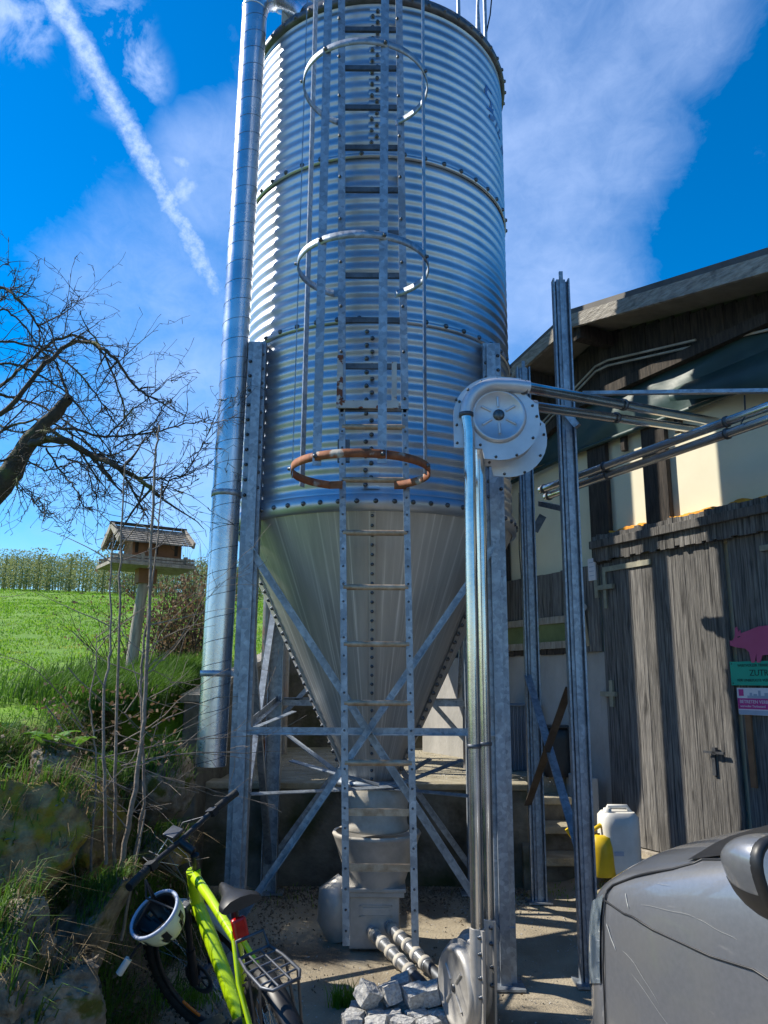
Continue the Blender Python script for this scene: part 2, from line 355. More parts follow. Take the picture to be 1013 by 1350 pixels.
xs_m = [-150, -90, -60, -40, -28, -20, -15, -12, -10, -8, -7, -6, -5, -4.4, -3.9]+lin(-3.5, -1.50, 24)+[-1.2, -.8, -.4, 0, .5, 1, 2, 4, 8, 15, 30, 60, 120]
ys_m = [-.5, .2, 1.1]+lin(2, 10.5, 46)+[11, 11.6, 12.3, 13, 14, 15, 17, 19, 22, 25, 28, 32, 36, 40, 45, 50, 55, 60, 65, 70, 75, 80, 86, 92, 100, 115, 140, 180]
def mz(x, y):
    if x > -2.9 and y < 6.2: return terr_z(x, y)+.012
    return meadow_z(x, y)
grid('meadow', xs_m, ys_m, mz, MEADOW, lambda x, y: (x > -1.52 and y < 10.5) or (y < 6.2 and x > -2.0+.12*math.sin(y*3)))
# terrace slab behind the retaining wall (top 0.84 m)
TZ = .84
mb = MB(); mb.box((-.19, 8.85, TZ/2-.05), (2.62, 4.3, TZ+.1)); mb.box((1.60, 9.2, TZ/2-.052), (1.1, 3.6, TZ+.096))
tag(mb.build('terrace', STEPM), kind='structure')

rw = thing('retaining_wall', 'low stained concrete retaining wall holding up the terrace behind the silo legs', 'wall', (-.2, 6.62, 0))
MB().box((-.17, 6.60, .40), (2.62, .2, .86)).build('wall_face', CONC, rw, bevel=.015)
mb = MB(); mb.box((-.17, 6.60, TZ+.015), (2.66, .26, .05)); mb.build('coping', STEPM, rw, bevel=.01)
bw = thing('garden_wall', 'tall concrete garden wall end beside the spiral pipe, holding the meadow', 'wall', (-1.46, 6.2, 0))
MB().add([(-1.51, 6.15, -.1), (-1.38, 6.15, -.1), (-1.38, 10.4, -.1), (-1.51, 10.4, -.1), (-1.51, 6.15, 1.5), (-1.38, 6.15, 1.5), (-1.38, 10.4, 2.0), (-1.51, 10.4, 2.0)],
         [(0, 1, 2, 3), (4, 5, 6, 7), (0, 1, 5, 4), (1, 2, 6, 5), (2, 3, 7, 6), (3, 0, 4, 7)]).build('wall_face', CONC, bw, bevel=.01)
MB().bar((-1.445, 6.12, 1.525), (-1.445, 10.4, 2.025), .17, .05).build('coping', GREYT, bw)
br = thing('back_wall', 'low concrete wall at the back of the terrace below the meadow', 'wall', (0, 10.5, 0))
MB().box((.6, 10.5, 1.35), (4.3, .16, 1.3)).build('wall_face', CONC, br)

# steps from the yard up to the terrace
st = thing('concrete_steps', 'worn concrete steps leading up to the terrace between the steel posts', 'steps', (1.5, 6.9, 0))
for k in range(3):
    z1 = .31+.19*k; y0 = 6.60+.27*k
    MB().box((1.50, y0+.14, z1-.025), (.60, .30, .06)).build('tread', STEPM, st, bevel=.008)
    MB().box((1.50, y0+.16, z1/2-.03), (.54-.04*k, .24, z1-.06)).build('riser', CONC, st)
mb = MB(); mb.add([(1.08, 6.45, .0), (1.19, 6.45, 0), (1.19, 7.4, 0), (1.08, 7.4, 0), (1.08, 6.45, .42), (1.19, 6.45, .42), (1.19, 7.2, TZ), (1.08, 7.2, TZ)],
    [(0, 1, 2, 3), (4, 5, 6, 7), (0, 1, 5, 4), (1, 2, 6, 5), (2, 3, 7, 6), (3, 0, 4, 7)]); mb.build('cheek_wall', CONC, st, bevel=.01)
MB().box((1.72, 7.15, .46), (.16, .5, .84)).build('cheek_wall', WCONC, st, bevel=.01)

# ------------------------------------------------------------------ the silo
SX, SY, SR = -.07, 5.6, .985
PITCHC, AMP = 1.18/14, .0058
def corr(name, z0, z1, r, parent, nz_=9):
    rows = int((z1-z0)/PITCHC*nz_); n = 200; mb = MB(); prof = []
    for i in range(rows+1):
        z = z0+(z1-z0)*i/rows; prof.append((r+AMP*math.sin(2*math.pi*(z-z0)/PITCHC), z))
    return mb.lathe(prof, (SX, SY, 0), n).build(name, SHEET, parent, fix=False)
def on_cyl(th, z, r): return Vector((SX+math.sin(th)*r, SY-math.cos(th)*r, z))      # th = 0 faces the yard, + to the right
silo = thing('feed_silo', 'tall corrugated steel feed silo with caged ladder and cone bottom in the yard', 'silo', (SX, SY, 0))
RZ = [2.74, 3.89, 5.07, 6.27]
bolts = MB()
def bolt(mb, p, nrm, r=.011):
    mb.lathe([(r*1.35, 0), (r*1.3, .003), (r, .004), (r, .011), (r*.6, .014), (0, .0145)], p, 8, nrm)
for i in range(3):
    w = corr('wall_ring', RZ[i], RZ[i+1], SR+.004*i, silo)
for i in (1, 2):                                       # lap seams with bolts
    mb = MB().lathe([(SR+.006, RZ[i]-.022), (SR+.018, RZ[i]-.018), (SR+.020, RZ[i]+.006), (SR+.008, RZ[i]+.010)], (SX, SY, 0), 120); s_ = mb.build('lap_seam', SHEET, silo)
    bm_ = MB()
    for k in range(44):
        th = 2*math.pi*k/44+.05; bolt(bm_, on_cyl(th, RZ[i]+.004, SR+.018), (math.sin(th), -math.cos(th), 0), .013)
    bm_.build('bolt_row', BOLT, sub(s_))
for (z0, z1, th0) in ((RZ[0]+.05, RZ[1]-.06, -.015), (RZ[2]+.06, RZ[3]-.05, .0), (RZ[1]+.05, RZ[2]-.06, 2.6)):
    mb = MB(); prof = []; n = 100
    for i in range(n+1):
        z = z0+(z1-z0)*i/n; prof.append((SR+.010+AMP*math.sin(2*math.pi*(z-RZ[0])/PITCHC), z))
    o_ = mb.lathe(prof, (SX, SY, 0), 8, a0=-math.pi/2+th0-.05, a1=-math.pi/2+th0+.055, axis=(0, 0, 1)).build('side_seam', SHEET, silo, fix=False)
    bm_ = MB(); nb = int((z1-z0)/.045)
    for k in range(nb):
        th = th0-.028+(k % 2)*.034; bolt(bm_, on_cyl(th, z0+.02+k*.045, SR+.022), (math.sin(th), -math.cos(th), 0), .011)
    bm_.build('bolt_row', BOLT, sub(o_))
fl = MB().lathe([(SR+.012, 2.76), (SR+.028, 2.755), (SR+.028, 2.665), (SR-.002, 2.655)], (SX, SY, 0), 140).build('bottom_flange', SHEET, silo)
bm_ = MB()
for k in range(56):
    th = 2*math.pi*k/56+.02; bolt(bm_, on_cyl(th, 2.71, SR+.028), (math.sin(th), -math.cos(th), 0), .012)
bm_.build('bolt_row', BOLT, sub(fl))
rm = MB().lathe([(SR-.03, 6.33), (SR+.03, 6.335), (SR+.04, 6.30), (SR+.04, 6.26), (SR+.01, 6.255)], (SX, SY, 0), 140).build('top_rim', DARKST, silo)
bm_ = MB()
for k in range(52):
    th = 2*math.pi*k/52; bolt(bm_, on_cyl(th, 6.285, SR+.04), (math.sin(th), -math.cos(th), 0), .012)
bm_.build('bolt_row', BOLT, sub(rm))
MB().lathe([(SR+.02, 6.335), (.30, 6.82), (.30, 6.9), (0, 6.92)], (SX, SY, 0), 64).build('roof', SHEET, silo)
# cone
CZ0, CZ1, CR1 = 2.665, 1.0, .175
cn = MB().lathe([(SR-.003+(CR1-SR)*t, CZ0+(CZ1-CZ0)*t) for t in lin(0, 1, 24)], (SX, SY, 0), 120).build('cone', CONEM, silo)
for th0 in (.0, 1.05, -1.18, 2.1, 3.14, -2.1):
    mb = MB(); bm_ = MB(); r0 = SR-.003
    for t in lin(.0, 1, 2): pass
    a = lambda t, dth, off: Vector((SX+math.sin(th0)*(r0+(CR1-r0)*t+off*.87)+math.cos(th0)*dth, SY-math.cos(th0)*(r0+(CR1-r0)*t+off*.87)+math.sin(th0)*dth, CZ0+(CZ1-CZ0)*t-off*.5))
    wd = .022
    vs = [a(0.01, -wd, .004), a(0.01, wd, .008), a(.99, wd, .008), a(.99, -wd*.8, .004), a(.01, wd, -.002), a(.99, wd, -.002)]
    mb.add(vs, [(0, 1, 2, 3), (1, 4, 5, 2)]); o_ = mb.build('cone_seam', CONEM, silo)
    nrm = Vector((math.sin(th0)*.9, -math.cos(th0)*.9, -.44))
    big = .012 if abs(th0) > .5 else .008
    for k in range(30): bolt(bm_, a(.02+k*.033, 0, .007), nrm, big)
    bm_.build('bolt_row', BOLT, sub(o_))
# outlet collar, flexible sleeve, hopper, box
MB().lathe([(.17, 1.02), (.235, 1.015), (.235, .985), (.19, .98), (.185, .95)], (SX, SY-.05, 0), 48).build('outlet_flange', GALV, silo)
out = thing('discharge_hopper', 'grey flared discharge hopper and box standing under the silo cone', 'hopper', (-.02, 5.45, 0))
OX, OY = -.035, 5.42
MB().lathe([(.185, .99), (.20, .95), (.205, .90), (.195, .80), (.20, .76), (.215, .735), (.20, .72)], (OX, OY, 0), 48).build('flexible_sleeve', CREAM, out)
mb = MB(); mb.lathe([(.275, .705), (.285, .70), (.28, .69), (.185, .42), (.185, .40)], (OX, OY, 0), 48); mb.lathe([(.275, .705), (.18, .655), (.0, .65)], (OX, OY, 0), 48)
mb.build('hopper_cone', BOOT, out)
MB().lathe([(.262, .712), (.280, .716), (.288, .704), (.280, .692)], (OX, OY, 0), 48).build('hopper_rim', CREAM, out)
mb = MB(); mb.box((OX-.015, OY, .395), (.40, .36, .022)); mb.box((OX-.015, OY, .368), (.38, .34, .03)); mb.build('box_lid', BOOT, out, bevel=.004)
MB().box((OX-.01, OY, .205), (.31, .30, .30)).build('box_body', BOOT, out, bevel=.008)
mb = MB(); yb = OY-.152
for (x0, x1, z0, z1) in ((-.10, .10, .30, .306), (-.10, .10, .24, .246), (-.06, .09, .27, .275), (-.1, -.094, .24, .305), (.094, .1, .24, .305)):
    mb.box((OX+(x0+x1)/2, yb, (z0+z1)/2), (x1-x0, .008, z1-z0))
mb.box((OX, yb, .27), (.16, .006, .045)); mb.build('box_rib', BOOT, out)
MB().tube([(OX-.20, OY+.08, .40), (OX-.25, OY+.06, .33), (OX-.25, OY+.06, .18), (OX-.22, OY+.06, .06)], [.06, .12, .13, .09], 20).build('motor_cover', BOOT, out)

# legs of the silo
HB = .76
for sx in (-1, 1):
    for sy in (-1, 1):
        x = SX+sx*HB; y = SY+sy*HB; ztop = 3.84; up = (-sx, 0, 0)
        zb = yard_z(x, y) if sy < 0 else yard_z(x, y)
        mb = MB(); mb.extr(Cp(.115, .085), (x+sx*.01, y, zb+.01), (x+sx*.01, y, ztop), up=(0, -sy, 0))
        mb.extr([(-.028, 0), (.028, 0), (.028, .03), (-.028, .03)], (x, y+sy*.01, zb+.01), (x, y+sy*.01, ztop-.02), up=(0, sy, 0))
        lg = mb.build('leg', GALV, silo)
        MB().box((x, y, zb+.006), (.20, .20, .012)).build('foot_plate', GALV, sub(lg))
        bm_ = MB()
        for k in range(10):
            bolt(bm_, (x+sx*.01-.04, y-.001 if sy < 0 else y+.09, 2.80+k*.1), (0, -1, 0), .009); bolt(bm_, (x+sx*.01+.04, y-.001 if sy < 0 else y+.09, 2.85+k*.1), (0, -1, 0), .009)
        if sy < 0: bm_.build('leg_bolt', BOLT, lg)
def brace(a, b, parent=silo, name='brace', w=.045, m=GALV, up=(0, -1, 0)):
    mb = MB(); mb.extr(Lp(w, .005), a, b, up=up); return mb.build(name, m, parent)
fy = SY-HB; by = SY+HB; lx = SX-HB; rx = SX+HB
brace((lx, fy-.012, 2.50), (rx, fy-.012, .26)); brace((rx, fy-.03, 2.46), (lx, fy-.03, .26), w=.04)
brace((lx, by, 2.35), (rx, by, .30)); brace((rx, by+.02, 2.35), (lx, by+.02, .30))
brace((lx, fy, 2.3), (lx, by, .3), up=(-1, 0, 0)); brace((lx-.02, by, 2.3), (lx-.02, fy, .3), up=(-1, 0, 0))
brace((rx, fy, 2.3), (rx, by, .3), up=(1, 0, 0)); brace((rx+.02, by, 2.3), (rx+.02, fy, .3), up=(1, 0, 0))
for (a, b) in (((lx, fy+.01, 1.345), (rx, fy+.01, 1.345)), ((lx, by, 1.47), (rx, by, 1.47)), ((lx, fy, 1.36), (lx, by, 1.50)), ((rx, fy, 1.36), (rx, by, 1.50))):
    mb = MB(); mb.extr(Lp(.042, .005), a, b); mb.build('cross_tie', GALV, silo)
# loose bent tie rods round the cone mouth
for pts in ([at(330, 1047, 4.86), at(440, 1042, 5.2), at(520, 1037, 5.25), at(610, 1002, 5.4)], [at(384, 1003, 5.5), at(450, 1022, 5.1), at(500, 1035, 5.1)],
            [at(430, 1040, 5.2), at(520, 1040, 5.25), at(622, 1050, 4.9)], [at(540, 1018, 5.4), at(567, 1001, 5.7)], [at(330, 962, 4.9), at(388, 938, 5.6)], [at(370, 962, 5.5), at(450, 1022, 5.2)]):
    mb = MB()
    for i in range(len(pts)-1): mb.bar(pts[i], pts[i+1], .034, .006, (0, -.4, 1))
    mb.build('tie_strap', GALV, silo)

# ladder and safety cage
LY = 4.35
lad = MB(); ladder = None
LXL = (-.300, .080)
def ladder_part():
    o = bpy.data.objects.new('ladder', None); COL.objects.link(o); o.parent = silo; o['_o'] = silo['_o']; PENDING.append(o); return o
ladder = ladder_part()
def lx_at(z, side):                                    # rails spread a little towards the ground
    t = (z-.36)/5.7; return (-.178-.134*min(1, t*1.05)) if side == 0 else (.172-.105*min(1, t*1.05))
for side in (0, 1):
    mb = MB(); mb.extr(Cp(.036, .03, .004), (lx_at(.35, side), LY, .35), (lx_at(3.25, side), LY, 3.25), up=(0, 1, 0)); r1 = mb.build('rail', GALV, ladder)
    mb = MB(); mb.extr(Cp(.044, .03, .004), (lx_at(3.2, side), LY-.012, 3.2), (lx_at(6.6, side), LY-.012, 6.75), up=(0, 1, 0)); mb.build('rail', GALV, ladder)
    bm_ = MB(); z = .42
    while z < 3.2:
        mb_ = bm_; mb_.lathe([(.0065, 0), (0.0065, .0015), (0, .0016)], (lx_at(z, side), LY-.001, z), 8, (0, -1, 0)); z += .098
    while z < 6.5:
        bolt(bm_, (lx_at(z, side), LY-.013, z), (0, -1, 0), .007); z += .29
    bm_.build('rail_bolt', BOLT, ladder)
for z in (.715, .985):
    MB().bar((lx_at(z, 0), LY+.02, z), (lx_at(z, 1), LY+.02, z), .02, .035).build('rung', RUNG, ladder)
zz = [at(490, y, LY).z for y in (1006, 927, 849, 774, 702, 632, 562, 538, 482, 421, 362, 306, 249, 193, 140, 88, 37, -14)]
for i, z in enumerate(zz):
    m_ = RUNG if i < 7 else DARKST
    a = (lx_at(z, 0), LY+.012, z); b = (lx_at(z, 1), LY+.012, z)
    (MB().tube([a, b], .0165, 10) if i < 7 else MB().bar(a, b, .02, .032)).build('rung', m_, ladder)
zs = at(490, 535, LY).z
mb = MB(); mb.box((-.1, LY-.0225, zs), (.36, .011, .045)); mb.box((-.262, LY-.018, zs+.165), (.034, .01, .28)); mb.box((.055, LY-.018, zs+.145), (.03, .01, .24)); mb.build('splice_plate', mat('flaking_white', (.50, .49, .47), (.38, .37, .36), 9, .6, .2, third=((.17, .05, .02), 16, .56, .60)), ladder)
MB().box((-.235, LY+.03, at(0, 590, LY).z), (.07, .04, .13)).build('stand_off', BLUEP if False else DARKST, ladder)
for z in (3.2, 4.9, 6.1):
    for s_ in (0, 1): MB().box((lx_at(z, s_), LY+.13, z), (.02, .26, .035)).build('stand_off', GALV, ladder)
cage = bpy.data.objects.new('safety_cage', None); COL.objects.link(cage); cage.parent = silo; cage['_o'] = silo['_o']; PENDING.append(cage)
CX_, CYC, CRX, CRY = -.125, 4.05, .365, .345
def hoop_pt(a, z, r=0): return Vector((CX_+math.sin(a)*(CRX+r), CYC-math.cos(a)*(CRY+r), z))
HZ = [2.745, 3.93, 5.11, 6.3]
for i, z in enumerate(HZ):
    mb = MB(); n = 56; a0 = -2.62; a1 = 2.62
    for k in range(n):
        a, b = a0+(a1-a0)*k/n, a0+(a1-a0)*(k+1)/n; zz1 = z; vs = []
        for ang in (a, b):
            for (dr, dz) in ((0, -.022), (.005, -.022), (.005, .022), (0, .022)): vs.append(hoop_pt(ang, zz1+dz, dr))
        mb.add(vs, [(0, 1, 5, 4), (1, 2, 6, 5), (2, 3, 7, 6), (3, 0, 4, 7)], True)
    for sg, xx in ((-1, lx_at(z, 0)), (1, lx_at(z, 1))):
        mb.bar(hoop_pt(sg*2.62, z), (xx, LY-.01, z), .005, .044)
    mb.build('hoop', RUSTY if i == 0 else GALV, cage)
for k, a in enumerate([-2.05, -1.45, -.62, .32, 1.20]):
    mb = MB(); p = hoop_pt(a, 0, -.004 if a > -2 else .004); tdir = Vector((math.sin(a), -math.cos(a), 0))
    mb.extr([(-.022, -.003), (.022, -.003), (.022, .003), (-.022, .003)], (p.x, p.y, 2.70), (p.x, p.y, 6.8), up=(tdir if k not in (2, 3) else (0, -1, 0))); mb.build('vertical_bar', GALV, cage)
    bm_ = MB()
    for z in HZ[:3]: bolt(bm_, hoop_pt(a, z, .008), tdir, .009)
    bm_.build('bolt', BOLT, cage)
# top fittings of the silo
mb = MB()
for th in (.62, .93): 
    p = on_cyl(th, 6.3, SR+.02); mb.tube([p, p+Vector((0, 0, .9))], .014, 8)
p = on_cyl(.86, 6.34, SR); mb.tube([p, p+Vector((0, 0, .25)), p+Vector((.02, 0, .6))], [.02, .012, .012], 8); mb.build('roof_rail', GALV, silo)
mb = MB(); p = on_cyl(.93, 6.4, SR+.03); mb.tube([p, p+Vector((.03, 0, .15)), p+Vector((.05, 0, .35)), p+Vector((.0, 0, .55))], .006, 6); mb.build('cable', BLACKP, silo)
MB().box((SX-.55, SY-.72, 6.50), (.30, .03, .30)).build('roof_guard', CREAM, silo)
MB().box((SX+.32, SY-.85, 6.43), (.10, .1, .20)).build('roof_box', DARKST, silo)
# worn blue letters painted on the top ring
lm = MB()
def stroke(pts, w=.022):
    for i in range(len(pts)-1):
        (t0, z0), (t1, z1) = pts[i], pts[i+1]; n = 5
        for k in range(n):
            ta, za = t0+(t1-t0)*k/n, z0+(z1-z0)*k/n; tb, zb = t0+(t1-t0)*(k+1)/n, z0+(z1-z0)*(k+1)/n
            dt, dz = (tb-ta), (zb-za); L = math.hypot(dt, dz) or 1; ox, oz = -dz/L*w, dt/L*w
            q = []
            for (t, z) in ((ta-ox, za-oz), (tb-ox, zb-oz), (tb+ox, zb+oz), (ta+ox, za+oz)):
                q.append(on_cyl(t, z, SR+.0105+AMP*math.sin(2*math.pi*(z-RZ[2])/PITCHC)))
            lm.add(q, [(0, 1, 2, 3)], True)
lz = 5.93
for (t0, z0, s) in ((.93, lz, .8),):
    stroke([(t0+.10, z0+.02), (t0+.02, z0+.03), (t0, z0-.03), (t0+.08, z0-.07), (t0+.09, z0-.14), (t0+.0, z0-.16)], .017)
    stroke([(t0+.12, z0-.10), (t0+.14, z0-.18), (t0+.06, z0-.20)], .014)
    stroke([(t0+.20, z0-.16), (t0+.20, z0-.24), (t0+.27, z0-.25), (t0+.28, z0-.16)], .012)
    stroke([(t0+.36, z0-.24), (t0+.36, z0-.33)], .012); stroke([(t0+.36, z0-.25), (t0+.44, z0-.27)], .012)
lm.build('painted_letters', BLUEP, silo, fix=False)

# spiral-seam pipe
fp = thing('upright_pipe', 'thick spiral-seam galvanised blower pipe running up the left side of the silo', 'pipe', (-1.01, 4.85, 0))
pb, pt = at(278, 1010, 4.86), at(336, 14, 4.86); PRr = .089; ax_ = (pt-pb)
mb = MB(); mb.tube([pb+ax_*t for t in lin(0, 1, 8)], PRr, 40, caps=False); mb.tube([pb+ax_*t for t in (0, 1)], PRr-.003, 40, caps=False); mb.build('pipe_wall', PIPE, fp)
sp = MB(); turns = 38; pts = []
xx = ax_.cross(Vector((0, 1, 0))).normalized(); yy = ax_.normalized().cross(xx)
for k in range(turns*22+1):
    a = 2*math.pi*k/22; pts.append(pb+ax_*(k/(turns*22))+(xx*math.cos(a)+yy*math.sin(a))*(PRr))
sp.tube(pts, .0022, 4, caps=False); sp.build('spiral_seam', DARKST, fp)
e0 = pt; el = []
for k in range(9):
    a = math.pi/2*k/8*1.15; el.append(e0+Vector((.16*(1-math.cos(a)), .05*(1-math.cos(a)), .16*math.sin(a))))
el.append(on_cyl(-.55, 6.26, SR-.05)+Vector((0, 0, .08)))
eb = MB().tube(el, PRr+.002, 32).build('elbow', PIPE, fp)
mb = MB()
for k in (0, 3, 6, 8):
    d = (el[k+1]-el[k]).normalized(); mb.lathe([(PRr+.001, -.008), (PRr+.008, 0), (PRr+.001, .008)], el[k], 32, d)
mb.build('elbow_seam', PIPE, fp)
for y in (652, 888):
    c = at(283 if y < 700 else 277, y, 4.86)
    t_ = (c.z-pb.z)/ax_.z; c = pb+ax_*t_
    mb = MB().lathe([(PRr+.002, -.018), (PRr+.006, -.018), (PRr+.006, .018), (PRr+.002, .018)], c, 32); mb.bar(c+Vector((PRr, -.01, 0)), c+Vector((.17, -.02, -.005)), .01, .03); mb.build('clamp', GALV, fp)

# second silo farther back on the terrace
s2 = thing('feed_silo', 'rear feed silo on the terrace, mostly hidden behind the front silo', 'silo', (-.22, 9.1, TZ))
X2, Y2, R2 = -.16, 8.75, 1.34
MB().lathe([(R2+.006*math.sin(2*math.pi*i/6), 3.45+i*.014) for i in range(0, 260)], (X2, Y2, 0), 90).build('wall_ring', SHEET, s2, fix=False)
MB().lathe([(R2, 3.45), (.2, 1.62), (.2, 1.5)], (X2, Y2, 0), 60).build('cone', CONEM, s2)
MB().lathe([(R2+.05, 7.08), (.25, 7.7), (0, 7.75)], (X2, Y2, 0), 60).build('roof', SHEET, s2)
for sx in (-1, 1):
    for sy in (-1, 1):
        x, y = X2+sx*1.0, Y2+sy*.75
        MB().tube([(x, y, TZ), (x, y, 3.9)], .055, 14).build('leg', mat('rusty_post', (.36, .37, .38), (.24, .22, .21), 5, .5, .6, third=((.25, .09, .04), 2.5, .56, .68)) if 'rusty_post' not in MATS else MATS['rusty_post'], s2)
brace((X2-1, Y2-.77, 3.3), (X2+1, Y2-.77, 1.1), s2); brace((X2+1, Y2-.77, 3.3), (X2-1, Y2-.77, 1.1), s2)
brace((X2-1, Y2-.77, 3.3), (X2-1, Y2+.75, 1.1), s2, up=(-1, 0, 0)); brace((X2-1.02, Y2-.77, 1.1), (X2-1.02, Y2+.75, 3.3), s2, up=(-1, 0, 0))
brace((X2+1, Y2-.77, 3.3), (X2+1, Y2+.75, 1.1), s2, up=(1, 0, 0))
brace((X2-1, Y2-.77, 1.5), (X2+1, Y2-.77, 1.5), s2)
v2 = thing('upright_pipe', 'slim upright pipe added between the two silos to throw a shadow stripe on the barn door', 'pipe', (-.3, 7.14, TZ))  # added pipe, placed so its shadow draws a stripe on the barn door
MB().tube([(-.3, 7.14, TZ), (-.3, 7.14, 4.0), (-.3, 7.14, 7.4)], .065, 20).build('pipe_wall', PIPE, v2)
MB().lathe([(.066, -.02), (.075, -.02), (.075, .02), (.066, .02)], (-.3, 7.14, 1.2), 20).build('clamp', GALV, v2)
v_ = thing('drain_pipe', 'slim upright grey pipe behind the left silo legs on the terrace', 'pipe', (-1.02, 7.3, TZ))
MB().tube([at(366, 936, 7.4), at(371, 820, 7.4), at(372, 760, 7.4)], .045, 14).build('pipe_wall', PIPE, v_)

# ------------------------------------------------------------------ pig barn: gable wall (u along the wall, z up, n proud of it)
BW0 = Vector((1.9636, 7.016, 0)); BU = Vector((.4556, -.8902, 0)); BN = Vector((-.8902, -.4556, 0)); UZ = Vector((0, 0, 1))
BM = Matrix((BU, BN, UZ)).transposed()
def bp(u, z, n=0): return BW0+BU*u+BN*n+UZ*z
def bbox(mb, u0, u1, z0, z1, n0, n1): return mb.box(bp((u0+u1)/2, (z0+z1)/2, (n0+n1)/2), (u1-u0, n1-n0, z1-z0), BM)
barn = thing('barn', 'pig barn gable with cream panels, dark timbers and weathered boards', 'barn', tuple(bp(.2, 0)))
UE0, UE1 = -3.25, 8.5; APU, SLOPE = .2, .215
mb = MB(); bbox(mb, UE0, -.10, 0, 1.93, -.25, 0); mb.build('concrete_base', WCONC, barn)
mb = MB(); bbox(mb, -.10, -.02, 0, 1.93, -.25, .012); mb.build('concrete_base', WCONC, barn, bevel=.01)
mb = MB(); bbox(mb, UE0, UE1, 2.70, 4.25, -.25, -.03); bbox(mb, -.02, UE1, 0, 2.70, -.25, -.06); mb.build('wall_panel', PANEL, barn)
# the rest of the barn: back, side, floor of loft
mb = MB(); Lb = 7.0
for u in (UE0, UE1): bbox(mb, u-.1, u+.1, 0, 3.6, -Lb, -.26)
bbox(mb, UE0, UE1, 0, 3.7, -Lb-.2, -Lb); mb.build('side_wall', PANEL, barn)
def rake(u): return 4.86-SLOPE*abs(u-APU)
def planks(mb, u0, u1, z0, z1, n, w=.13, top=None, jag=0, th=.022, gap=.004, seed=1):
    r = random.Random(seed); u = u0
    while u < u1-.01:
        ww = min(w*r.uniform(.75, 1.25), u1-u); dn = r.uniform(0, .007)
        zt = (top(u+ww/2) if top else z1)+(r.uniform(-jag, jag) if jag else 0); zb = z0+(r.uniform(-jag, jag) if jag else 0)
        p = [bp(u+gap/2, zb, n+th+dn), bp(u+ww-gap/2, zb, n+th+dn), bp(u+ww-gap/2, zt, n+th+dn), bp(u+gap/2, zt, n+th+dn)]
        q = [bp(u+gap/2, zb, n), bp(u+ww-gap/2, zb, n), bp(u+ww-gap/2, zt, n), bp(u+gap/2, zt, n)]
        mb.add(p+q, [(0, 1, 2, 3), (0, 4, 5, 1), (1, 5, 6, 2), (2, 6, 7, 3), (3, 7, 4, 0)]); u += ww
    return mb
# gable boarding above the tie beam
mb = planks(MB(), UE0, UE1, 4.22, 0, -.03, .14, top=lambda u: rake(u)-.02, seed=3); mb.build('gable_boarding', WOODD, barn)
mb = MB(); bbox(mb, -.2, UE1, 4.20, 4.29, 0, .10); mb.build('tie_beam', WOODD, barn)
MB().bar(bp(-.2, 4.245, .05), bp(-2.2, 3.55, .05), .10, .09, tuple(UZ)).build('tie_beam', WOODD, barn)
# green tarpaulin curtain, slightly sagging between posts
mb = MB(); nu, nzv = 90, 10; vs = []
for j in range(nzv+1):
    for i in range(nu+1):
        u = -1.9+(UE1+1.9)*i/nu; ztop = 4.20; zbt = 3.80+.01*math.sin(u*5); z = ztop+(zbt-ztop)*j/nzv
        n_ = .03+.035*math.sin(math.pi*j/nzv)*(.6+.4*math.sin(u*3.1))+.008*math.sin(u*9+j)
        if u < -.2: ztop2 = 4.2-(-.2-u)*.30; z = ztop2+(min(zbt, ztop2-.05)-ztop2)*j/nzv
        vs.append(bp(u, z, n_))
mb.add(vs, [(j*(nu+1)+i, j*(nu+1)+i+1, (j+1)*(nu+1)+i+1, (j+1)*(nu+1)+i) for j in range(nzv) for i in range(nu)], True)
mb.tube([bp(-1.9, 3.69, .05), bp(-.2, 3.80, .05), bp(UE1, 3.80, .05)], .022, 10)
mb.build('tarpaulin', TARP, barn)
# loose tarp flap at the right
mb = MB(); nu = 14; vs = []
for j in range(8):
    for i in range(nu+1):
        t = i/nu; u = 1.05+t*3.4; zt = 4.0; drop = (.14+.34*math.sin(math.pi*min(1, t*.9)))*j/7; vs.append(bp(u, zt-drop*.9, .10+.25*math.sin(j/7*2.2)*(.3+.7*t)))
mb.add(vs, [(j*(nu+1)+i, j*(nu+1)+i+1, (j+1)*(nu+1)+i+1, (j+1)*(nu+1)+i) for j in range(7) for i in range(nu)], True)
mb.build('tarpaulin', TARP, barn)
# timber posts in front of the panels
for (u0, u1, z0, z1) in ((-.10, .14, 2.70, 3.86), (.58, .84, 2.86, 3.86), (-1.55, -1.40, 2.7, 3.86), (.335, .385, 3.66, 3.84), (.95, 1.0, 3.66, 3.82), (2.6, 2.85, 2.9, 3.86)):
    mb = MB(); bbox(mb, u0, u1, z0, z1, -.02, .03); mb.build('timber_post', WOODD, barn, bevel=.006)
# foam line and scalloped board tops
mb = MB(); r = random.Random(5); n = 160; vs = []
for i in range(n+1):
    u = -.05+(3.2)*i/n; t_ = noise.noise(Vector((u*7, 3, 1))); h_ = 2.975+.035*t_+.015*noise.noise(Vector((u*25, 1, 1)))
    if u < .16 or u > .9 or True: vs += [bp(u, 2.86, .02), bp(u, h_, .03), bp(u, h_+.004, -.03)]
fs = []
for i in range(n):
    for k in (0, 1): fs.append((i*3+k, (i+1)*3+k, (i+1)*3+k+1, i*3+k+1))
mb.add(vs, fs, True); mb.build('foam_strip', FOAM, barn)
planks(MB(), -.05, UE1, 2.72, 2.955, .032, .055, jag=.010, seed=8).build('board_edge', WOOD, barn)
mb = MB(); bbox(mb, -.06, UE1, 2.835, 2.905, .06, .095); mb.build('ledge_rail', WOOD, barn, bevel=.004)
